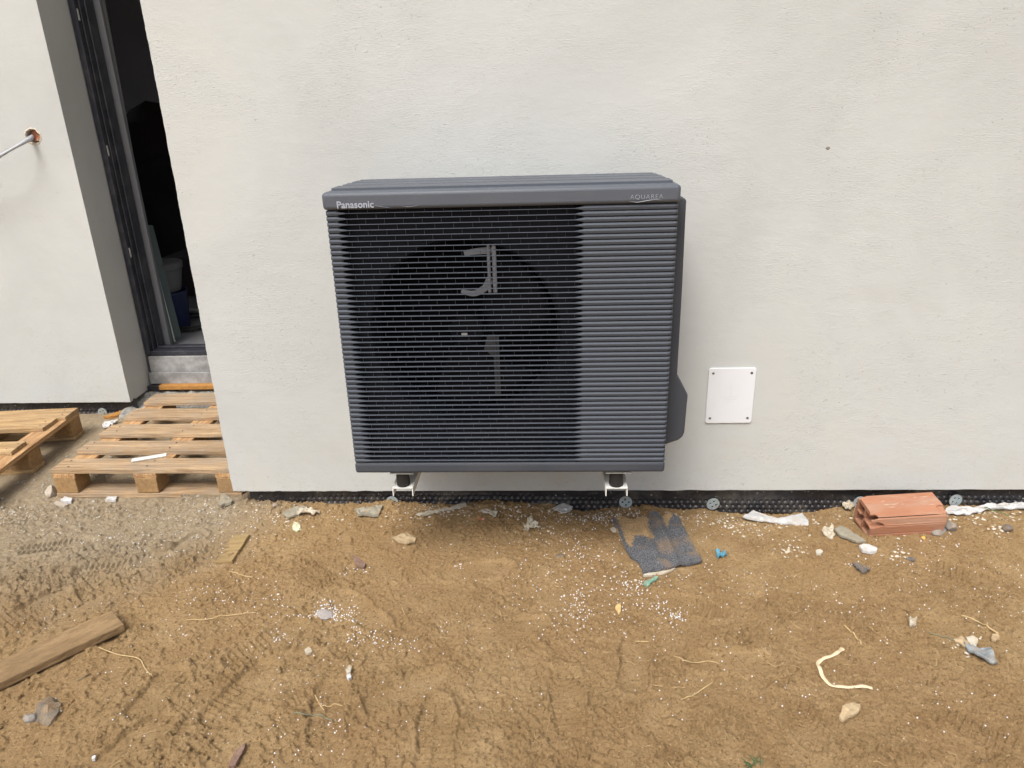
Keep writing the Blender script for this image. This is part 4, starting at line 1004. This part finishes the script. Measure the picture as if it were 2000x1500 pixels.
for pts_, lb in (([(192,1264),(230,1278),(270,1286),(284,1306),(298,1322)], 'long bent straw stalk below the end of the muddy plank'),
    ([(365,1210),(400,1210),(445,1202),(500,1196)], 'long straight straw stalk right of the muddy plank'),
    ([(615,1357),(624,1374),(633,1387)], 'short thick straw crossing another below left of centre'),
    ([(625,1381),(645,1380),(670,1379)], 'thin straw crossing the short thick one below left of centre'),
    ([(1315,1281),(1335,1289),(1358,1294),(1385,1291),(1405,1296)], 'long straw below the tan leaf, right of centre'),
    ([(1330,1366),(1352,1359),(1372,1346),(1392,1332)], 'curved straw rising to the right near the bottom centre right'),
    ([(1310,1211),(1322,1198),(1334,1184)], 'straw stub with white beads at its foot'),
    ([(1878,1202),(1905,1212),(1930,1226),(1950,1238)], 'long twig pointing down right by the right edge'),
    ([(1648,1220),(1660,1232),(1672,1245),(1682,1258)], 'pale twig just above the cream strap'),
    ([(1815,1236),(1840,1244),(1870,1252),(1905,1256)], 'dark twig running to the cream square chip'),
    ([(588,988),(640,1030),(700,1055)], 'x'),
    ([(785,1185),(788,1194),(791,1201)], 'short straw in the middle of the sand left of centre'),
    ([(448,1115),(470,1123),(492,1128)], 'pale straw tuft stalk below the buried offcut'),
    ([(150,1330),(165,1322),(176,1316)], 'small straw between plank and dark rock'),
    ([(1240,1252),(1255,1253),(1267,1253)], 'short pale straw right of the sand centre')):
    if lb == 'x': continue
    strand('straw_stalk', pts_, .0016 if 'twig' not in lb else .0022, lb, 'straw', M_root if 'dark' in lb else M_straw, .003, group=G, seed=len(lb))
strand('root', [(572,1392),(590,1394),(612,1397),(635,1402),(650,1410)], .0028, 'grey-green root piece in the sand below left of centre', 'root', M_root, .003)

# ------------------------------------------------------------------ plank, offcut, plastic strip on the pallet
def plank(name, A, B, wpx, thick, label, cat, mat, seed=1):
    # A, B: the two ends of the top face's near edge; wpx: far corner beside B
    a_ = onG(*A, thick+.004); b_ = onG(*B, thick+.004); c_ = onG(*wpx, thick+.004)
    d = (b_-a_); L_ = d.length; d.normalize(); nn = Vector((-d.y, d.x, 0)); W_ = abs((c_-b_).dot(nn))
    me = board_mesh(name, L_, W_, thick, seed); o = mesh_obj(name, me, mat); mid = (a_+b_)/2+nn*W_/2
    zb = max(gh(a_.x, a_.y), gh(b_.x, b_.y))
    o.location = (mid.x, mid.y, (gh(a_.x, a_.y)+gh(b_.x, b_.y))/2+.002); o.rotation_euler = (0, 0, math.atan2(d.y, d.x)); bevel(o, .002, 2)
    tag(o, label, cat); return o
plank('plank', (-60,1358), (243,1221), (228,1188), .024, 'muddy wooden plank cut off by the left edge of the picture', 'plank', M_plank, 5)
oc = plank('board_offcut', (454,1094), (487,1038), (470,1017), .016, 'half buried greenish board offcut with a pointed end', 'board offcut', M_offcut, 9)
oc.location.z -= .006; oc.rotation_euler.x = rad(-3)
# strip resting on the pallet
zt = .004+.128+.004
a_ = onZ(257, 897, zt+.008); b_ = onZ(325, 886, zt+.008)
mb = MB(); L_ = (b_-a_).length
mb.prism([(-.010, 0), (.010, 0), (.012, .006), (.008, .011), (-.008, .011), (-.012, .006)], -L_/2, L_/2, 'X')
o = mb.obj('plastic_profile', mat_simple('white profile', (.62, .62, .58), (.55, .55, .5), 20, .5, dirt=(.4, .35, .28), dirt_amt=.4)); m2 = (a_+b_)/2
o.location = (m2.x, m2.y, zt-.003); o.rotation_euler = (0, 0, math.atan2(b_.y-a_.y, b_.x-a_.x)); bevel(o, .001)
tag(o, 'short white plastic profile lying on the front boards of the whole pallet', 'plastic profile')

# ------------------------------------------------------------------ hollow clay brick
def brick():
    # local: X along length, outline in (Y,Z), -Y faces the camera
    a_ = onG(1703, 1044); L_ = .268; W_ = .118; H_ = .104
    prof = [(-W_/2, .004), (-W_/2+.004, 0), (W_/2-.004, 0), (W_/2, .004), (W_/2, H_-.004), (W_/2-.004, H_)]
    for k in range(3):
        y = W_/2-.022-k*.020; prof += [(y, H_), (y-.0015, H_-.0009), (y-.003, H_)]
    prof += [(-W_/2+.030, H_-.001), (-W_/2+.006, H_-.020), (-W_/2+.002, H_-.040)]
    z = H_-.044
    for k, dz in enumerate((.000, .036)):
        zz = z-dz; prof += [(-W_/2, zz), (-W_/2+.0018, zz-.002), (-W_/2+.0018, zz-.005), (-W_/2, zz-.006)]
    mb = MB(); mb.prism(prof[::-1], 0, L_, 'X')
    o = mb.obj('hollow_brick', mat_simple('terracotta', (.40, .185, .105), (.31, .138, .076), 14, .85, bmp=.003, bscale=90, stretch=(.25, 1, 1), dirt=(.38, .27, .20), dirt_amt=.5, dirt_scale=22))
    cs = []
    for j in range(2):
        for k in range(2):
            c = MB(); y0_ = -W_/2+.010+j*.051; z0_ = .009+k*.043; c.box(-.02, L_+.02, y0_, y0_+.045, z0_, z0_+.037); cs.append(c.obj('c', None))
    R_ = random.Random(4)
    for (x, y, z_, r_) in ((.010, -W_/2+.002, .062, .024), (.006, -W_/2+.012, .090, .014), (L_-.01, -W_/2+.03, H_-.004, .014), (L_, -W_/2+.01, H_-.002, .020), (.0, .01, H_*.5, .016), (-.004, W_/2, H_, .02), (L_+.004, W_/2-.01, H_*.3, .02)):
        me = rock_mesh('c', r_, R_.randint(0, 99), 3, (1.5, 1, .55), .3, 2); c = mesh_obj('c', me, None); c.location = (x, y, z_); cs.append(c)
    bpy.context.view_layer.update()
    bool_cut(o, cs)
    for k in range(9):
        mk_ = MB(); x = R_.uniform(.06, .22); y = R_.uniform(-.015, .042); l = R_.uniform(.01, .038); w2 = R_.uniform(.0006, .0014)
        mk_.add([(x, y, H_+.0003), (x+l*.5, y-w2, H_+.0004), (x+l, y+w2*.5, H_+.0003), (x+l*.5, y+w2, H_+.0004), (x, y, H_-.001), (x+l*.5, y-w2, H_-.001), (x+l, y+w2*.5, H_-.001), (x+l*.5, y+w2, H_-.001)], [(0, 1, 2, 3), (4, 7, 6, 5), (0, 4, 5, 1), (1, 5, 6, 2), (2, 6, 7, 3), (3, 7, 4, 0)])
        mk_.obj('scrape_mark', M_paper, o)
    p = onG(1697, 1020); o.location = (p.x-.052, onG(1760, 1046).y+W_/2-.008, gh(p.x+.1, p.y)-.004+.008)
    o.rotation_euler = (rad(9), rad(-1.5), rad(4)); bevel(o, .0012, 1)
    tag(o, 'orange hollow clay brick with a broken end lying against the membrane', 'brick'); return o
bk = brick()

# ------------------------------------------------------------------ things inside the dark room
FZ = .262
def onF(px, py, z=FZ): return onZ(px, py, z)
p = onF(338, 585, FZ+.32)
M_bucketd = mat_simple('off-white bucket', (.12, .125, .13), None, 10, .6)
q0 = Vector((-1.66, 1.9, FZ))
q0 = onF(338, 640); q0.z = FZ
def lathe(prof, n=28):
    mb = MB(); vs = [(r_*math.cos(2*math.pi*i/n), r_*math.sin(2*math.pi*i/n), z) for r_, z in prof for i in range(n)]
    fs = [(k*n+i, k*n+(i+1) % n, (k+1)*n+(i+1) % n, (k+1)*n+i) for k in range(len(prof)-1) for i in range(n)]+[tuple(range(n))[::-1], tuple(range((len(prof)-1)*n, len(prof)*n))]
    return mb.add(vs, fs)
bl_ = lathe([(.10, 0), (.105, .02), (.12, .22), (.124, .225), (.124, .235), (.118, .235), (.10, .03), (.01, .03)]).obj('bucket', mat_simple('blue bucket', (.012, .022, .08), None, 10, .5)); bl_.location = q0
smooth(bl_, 35); tag(bl_, 'dark blue bucket on the floor inside the doorway', 'bucket')
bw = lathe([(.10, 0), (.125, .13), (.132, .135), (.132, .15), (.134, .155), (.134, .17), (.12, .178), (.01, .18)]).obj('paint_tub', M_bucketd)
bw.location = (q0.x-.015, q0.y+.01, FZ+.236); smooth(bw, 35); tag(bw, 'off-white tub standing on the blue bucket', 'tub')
# leaning sheets and laths
def lean(name, bot, top, wd, th, mat, label, cat, ybot, ytop):
    b0 = onF(*bot); tp = onY(*top, ytop); d = tp-b0; L_ = d.length; d.normalize(); sx = Vector((.35, .94, 0)); sx = (sx-d*sx.dot(d)).normalized(); nn = d.cross(sx)
    Mx = Matrix((sx, nn, d)).transposed().to_4x4(); mb = MB(); mb.box(-wd/2, wd/2, -th/2, th/2, 0, L_)
    o = mb.obj(name, mat); o.matrix_world = Matrix.Translation(b0) @ Mx; bevel(o, .001, 1); tag(o, label, cat)
lean('leaning_board', (320, 676), (170, -120), .06, .016, mat_simple('grey board', (.24, .265, .275), None, 6, .7), 'grey board leaning just inside the door frame', 'board', 1.4, 1.50)
lean('leaning_board', (332, 671), (252, 330), .05, .014, mat_simple('green board', (.09, .15, .145), None, 6, .6), 'dark green board leaning inside the doorway next to the thin lath', 'board', 1.4, 1.60)
lean('leaning_lath', (341, 668), (290, 470), .009, .009, mat_simple('pale lath', (.75, .72, .66), None, 6, .6), 'thin pale lath leaning inside the doorway', 'lath', 1.45, 1.58)
lean('leaning_board', (347, 660), (290, 440), .05, .014, mat_simple('green board two', (.11, .15, .145), None, 6, .6), 'rightmost leaning board inside the doorway, in front of the bucket', 'board', 1.5, 1.70)
mb = MB(); cc_ = onF(378, 637); R_ = random.Random(2); pts = []
for i in range(150):
    q_ = i*.13; r_ = .15+.012*math.sin(q_*1.7); pts.append((r_*math.cos(q_), .9*r_*math.sin(q_), .008+.0035*q_/6.28*2+.01*max(0, math.sin(q_*.9))))
mb.tube(pts, .006, 8); o = mb.obj('cable_coil', M_rubber); o.location = cc_; o.data.shade_smooth(); tag(o, 'black cable coil on the floor inside the doorway', 'cable coil')
p1_ = onF(345, 612); p2_ = onF(420, 618); mb = MB(); mb.tube([p1_+Vector((0, 0, .02)), p2_+Vector((.2, 0, .02))], .018, 14)
o = mb.obj('pipe', mat_simple('grey pipe', (.30, .30, .31), None, 10, .5)); o.data.shade_smooth(); tag(o, 'grey pipe lying on the floor behind the cable coil', 'pipe')
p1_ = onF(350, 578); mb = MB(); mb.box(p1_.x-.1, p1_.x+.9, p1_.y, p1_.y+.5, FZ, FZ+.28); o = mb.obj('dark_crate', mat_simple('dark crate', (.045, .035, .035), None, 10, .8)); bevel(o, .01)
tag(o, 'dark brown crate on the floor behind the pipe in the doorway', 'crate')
pl_ = onY(300, 300, 3.4)
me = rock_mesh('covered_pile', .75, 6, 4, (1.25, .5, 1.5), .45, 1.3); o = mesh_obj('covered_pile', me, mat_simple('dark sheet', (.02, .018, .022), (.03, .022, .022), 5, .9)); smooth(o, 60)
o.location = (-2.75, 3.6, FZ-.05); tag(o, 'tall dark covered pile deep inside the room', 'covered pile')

# ------------------------------------------------------------------ countless small stuff
def template(kind, seed):
    bm = bmesh.new(); bmesh.ops.create_icosphere(bm, subdivisions=2 if kind == 'clod' else 1, radius=1)
    for v in bm.verts:
        if kind != 'bead':
            p = v.co.copy(); v.co = p*(1+.42*mnoise.noise(p*1.7+Vector((seed*9.1, 0, 0))))
    V = np.array([v.co[:] for v in bm.verts]); F = np.array([[v.index for v in f.verts] for f in bm.faces]); bm.free(); return V, F
def scatter(name, pts, sizes, kind, mat, label, cat, flat=.8, sink=.35, seed=0, smoothit=True):
    rs_ = np.random.RandomState(seed); T = [template(kind, s) for s in range(6)]
    VS = []; FS = []; D = []; off = 0; pts = np.asarray(pts); zz = gh_arr(pts[:, 0], pts[:, 1])
    for i in range(len(pts)):
        V, F = T[rs_.randint(6)]; s = sizes[i]; a_ = rs_.uniform(0, 6.28); b_ = rs_.uniform(0, 6.28)
        Rz = np.array([[math.cos(a_), -math.sin(a_), 0], [math.sin(a_), math.cos(a_), 0], [0, 0, 1]])
        Rx = np.array([[1, 0, 0], [0, math.cos(b_), -math.sin(b_)], [0, math.sin(b_), math.cos(b_)]])
        sc = np.array([1., 1., 1.]) if kind == 'bead' else np.array([1, rs_.uniform(.55, 1), rs_.uniform(.45, .9)])
        W_ = (V*sc) @ Rx.T @ Rz.T; W_[:, 2] *= flat
        W_ = W_*s+np.array([pts[i, 0], pts[i, 1], zz[i]+s*flat*(1-2*sink)]); VS.append(W_); FS.append(F+off); off += len(V); D.append(np.full(len(V), dustf(np.array(pts[i, 0]), np.array(pts[i, 1]))))
    me = np_mesh(name, np.concatenate(VS), np.concatenate(FS)); add_attr(me, 'dust', np.concatenate(D))
    if smoothit: me.shade_smooth()
    o = mesh_obj(name, me, mat); tag(o, label, cat, kind='stuff'); return o
def okp(x, y): return not ((x > XC-.01 and y > .0) or y > YC-.02)
def rand_pts(n, f=None, xr=(-1.9, 2.7), yr=(-1.4, .02)):
    out = []
    while len(out) < n:
        x = rs.uniform(*xr, 4000); y = rs.uniform(*yr, 4000); k = rs.uniform(0, 1, 4000) < (f(x, y) if f else 1)
        out += [(a_, b_) for a_, b_ in zip(x[k], y[k]) if okp(a_, b_)]
    return out[:n]
# polystyrene beads: clusters seen in the photograph, then a thin scatter
CL = [(1170,1010,30,8,150),(1215,1003,25,5,60),(1240,1138,22,8,70),(1115,1160,22,22,55),(1125,1200,14,16,60),(1120,1070,14,20,40),(1320,1206,9,6,45),(1295,1190,12,10,25),
      (640,1190,14,8,80),(655,1200,8,8,45),(690,1225,7,22,75),(595,1203,26,2,26),(540,1245,8,6,22),(730,1238,8,16,26),(760,1265,20,8,16),(800,1260,14,10,16),
      (700,1115,12,5,22),(850,980,40,3,40),(950,985,60,5,60),(1010,1000,50,10,60),(1090,985,40,5,30),(1310,985,20,3,18),(870,1000,30,6,50),(1450,1030,60,14,45),
      (900,1105,20,4,14),(1060,1040,30,20,40),(660,1420,14,6,14),(410,1155,20,6,18),(440,1172,8,4,12),(500,1150,30,20,25),(540,1170,14,8,12),(1250,1160,25,12,35),
      (1180,1080,20,20,22),(1540,1070,12,12,16),(1840,1060,30,14,26),(1680,1095,16,8,18),(1230,1170,60,30,60),(740,1005,50,12,26),(560,1000,30,12,24),(1750,1075,30,16,18),(1080,1130,60,40,60)]
pts = []; sz = []
for cx_, cy_, sx, sy, n in CL:
    for _ in range(int(n*.75)):
        p = onG(rnd.gauss(cx_, sx*1.15), rnd.gauss(cy_, sy*1.15))
        if okp(p.x, p.y-.01): pts.append((p.x, p.y)); sz.append(rnd.uniform(.0013, .0027))
for p in rand_pts(1500, lambda x, y: np.clip(.35+.65*sstep(-.9, -.2, y), 0, 1)*sstep(-1.6, -.2, x+.6)*(fbm(x*2, y*2, 2, 7) > .42)):
    pts.append(p); sz.append(rnd.uniform(.0011, .0024))
M_bead = mat_simple('polystyrene', (.82, .83, .86), None, 10, .7)
scatter('polystyrene_beads', pts, sz, 'bead', M_bead, 'countless tiny white polystyrene beads scattered over the sand', 'polystyrene beads', 1, .15, 3)
# white dusty plaster bits near the wall
pts = rand_pts(700, lambda x, y: np.exp(-np.abs(y+.06)/.07)*(.4+.6*(fbm(x*3, y*3, 2, 15) > .5)), yr=(-.45, .015)); sz = [rnd.uniform(.0015, .0055)*rnd.uniform(.6, 1.3) for _ in pts]
scatter('plaster_crumbs', pts, sz, 'clod', mat_simple('plaster crumb', (.60, .55, .45), (.42, .36, .27), 20, .9), 'cream plaster crumbs along the foot of the wall', 'plaster crumbs', .6, .25, 5, False)
# rubble around pallets
pts = rand_pts(1100, lambda x, y: sstep(-.35, -.7, x)*sstep(-.35, .0, y)*(.2+.8*(fbm(x*4, y*4, 3, 25) > .5)), xr=(-2.1, -.3), yr=(-.4, .93)); sz = [rnd.choice((.002, .003, .004, .006))*rnd.uniform(.7, 1.3) for _ in pts]
scatter('rubble_crumbs', pts, sz, 'clod', mat_simple('grey rubble', (.47, .44, .38), (.25, .22, .18), 9, .9), 'grey and white rubble crumbs around the pallets', 'rubble', .6, .25, 6, False)
# soil crumbs in trampled patches
def fcl(x, y): return pmf(x, y)*.95+.04
pts = rand_pts(21000, lambda x, y: fcl(x, y)*.75+.25); sz = [.0011+.0052*rnd.random()**5 for _ in pts]
scatter('soil_crumbs', pts, sz, 'clod', M_soil, 'loose brown soil crumbs over the trampled ground', 'soil crumbs', .75, .3, 7, False)
# dark and light grit
pts = rand_pts(600); sz = [rnd.uniform(.0008, .0026) for _ in pts]
scatter('grit', pts, sz, 'clod', mat_simple('mixed grit', (.52, .42, .28), (.12, .09, .07), 7, .9), 'mixed light and dark grit in the sand', 'grit', .7, .25, 8, False)
# short straw fibres
mb = MB()
for (x, y) in rand_pts(420, lambda x, y: .3+.7*(fbm(x*2.5, y*2.5, 2, 33) > .5)):
    an = rnd.uniform(0, 6.28); L_ = rnd.uniform(.008, .045); bend = rnd.uniform(-.5, .5); ps = []
    for k in range(5):
        t = k/4-.5; xx = x+L_*t*math.cos(an+bend*t); yy = y+L_*t*math.sin(an+bend*t)
        if not okp(xx, yy): xx, yy = x, y-.02+.001*k
        ps.append((xx, yy, gh(xx, yy)+.0015+.002*rnd.random()))
    mb.tube(ps, rnd.uniform(.0003, .0009), 4)
o = mb.obj('straw_fibres', M_straw); tag(o, 'short dry straw fibres strewn over the sand', 'straw fibres', kind='stuff')

# bigger torn white and cream bits in the places where the photograph shows them
BL_ = [(1540,1075,22,10,26),(1440,1032,24,10,26),(1000,1003,30,8,22),(1100,1003,26,7,20),(1380,1008,30,8,18),(600,1002,40,8,18),(1765,1082,18,9,16),(1900,1015,45,12,34),(870,1000,30,6,16),(1700,1010,22,10,16),(1960,1030,25,10,20),(520,990,20,6,10),(215,965,40,10,14),(1650,1000,14,8,12),(1230,1130,40,12,10),(1890,1262,26,14,10)]
pts = []; sz = []
for cx_, cy_, sx, sy, n in BL_:
    for _ in range(n):
        p = onG(rnd.gauss(cx_, sx), rnd.gauss(cy_, sy))
        if okp(p.x, p.y-.015): pts.append((p.x, p.y)); sz.append(rnd.uniform(.003, .010)*rnd.uniform(.5, 1))
scatter('plaster_fragments', pts, sz, 'clod', mat_simple('torn plaster bit', (.66, .62, .53), (.44, .37, .26), 12, .9, dirt=SOIL, dirt_amt=.5, dirt_scale=60), 'broken cream plaster fragments strewn beside the wall', 'plaster fragments', .35, .2, 15, False)
p = onG(1476, 1496); mb = MB()
for k in range(16):
    an = rnd.uniform(0, 6.28); l = rnd.uniform(.012, .03); b = Vector((rnd.uniform(-.02, .02), rnd.uniform(-.012, .012), 0))
    mb.tube([b, b+Vector((math.cos(an)*l*.4, math.sin(an)*l*.4, .008)), b+Vector((math.cos(an)*l, math.sin(an)*l, .010))], [.0014, .0012, .0003], 5)
o = mb.obj('grass_tuft', mat_simple('dark green leaf', (.06, .11, .04), None, 20, .6)); o.location = p; tag(o, 'tiny green weed tuft at the bottom edge right of centre', 'weed')
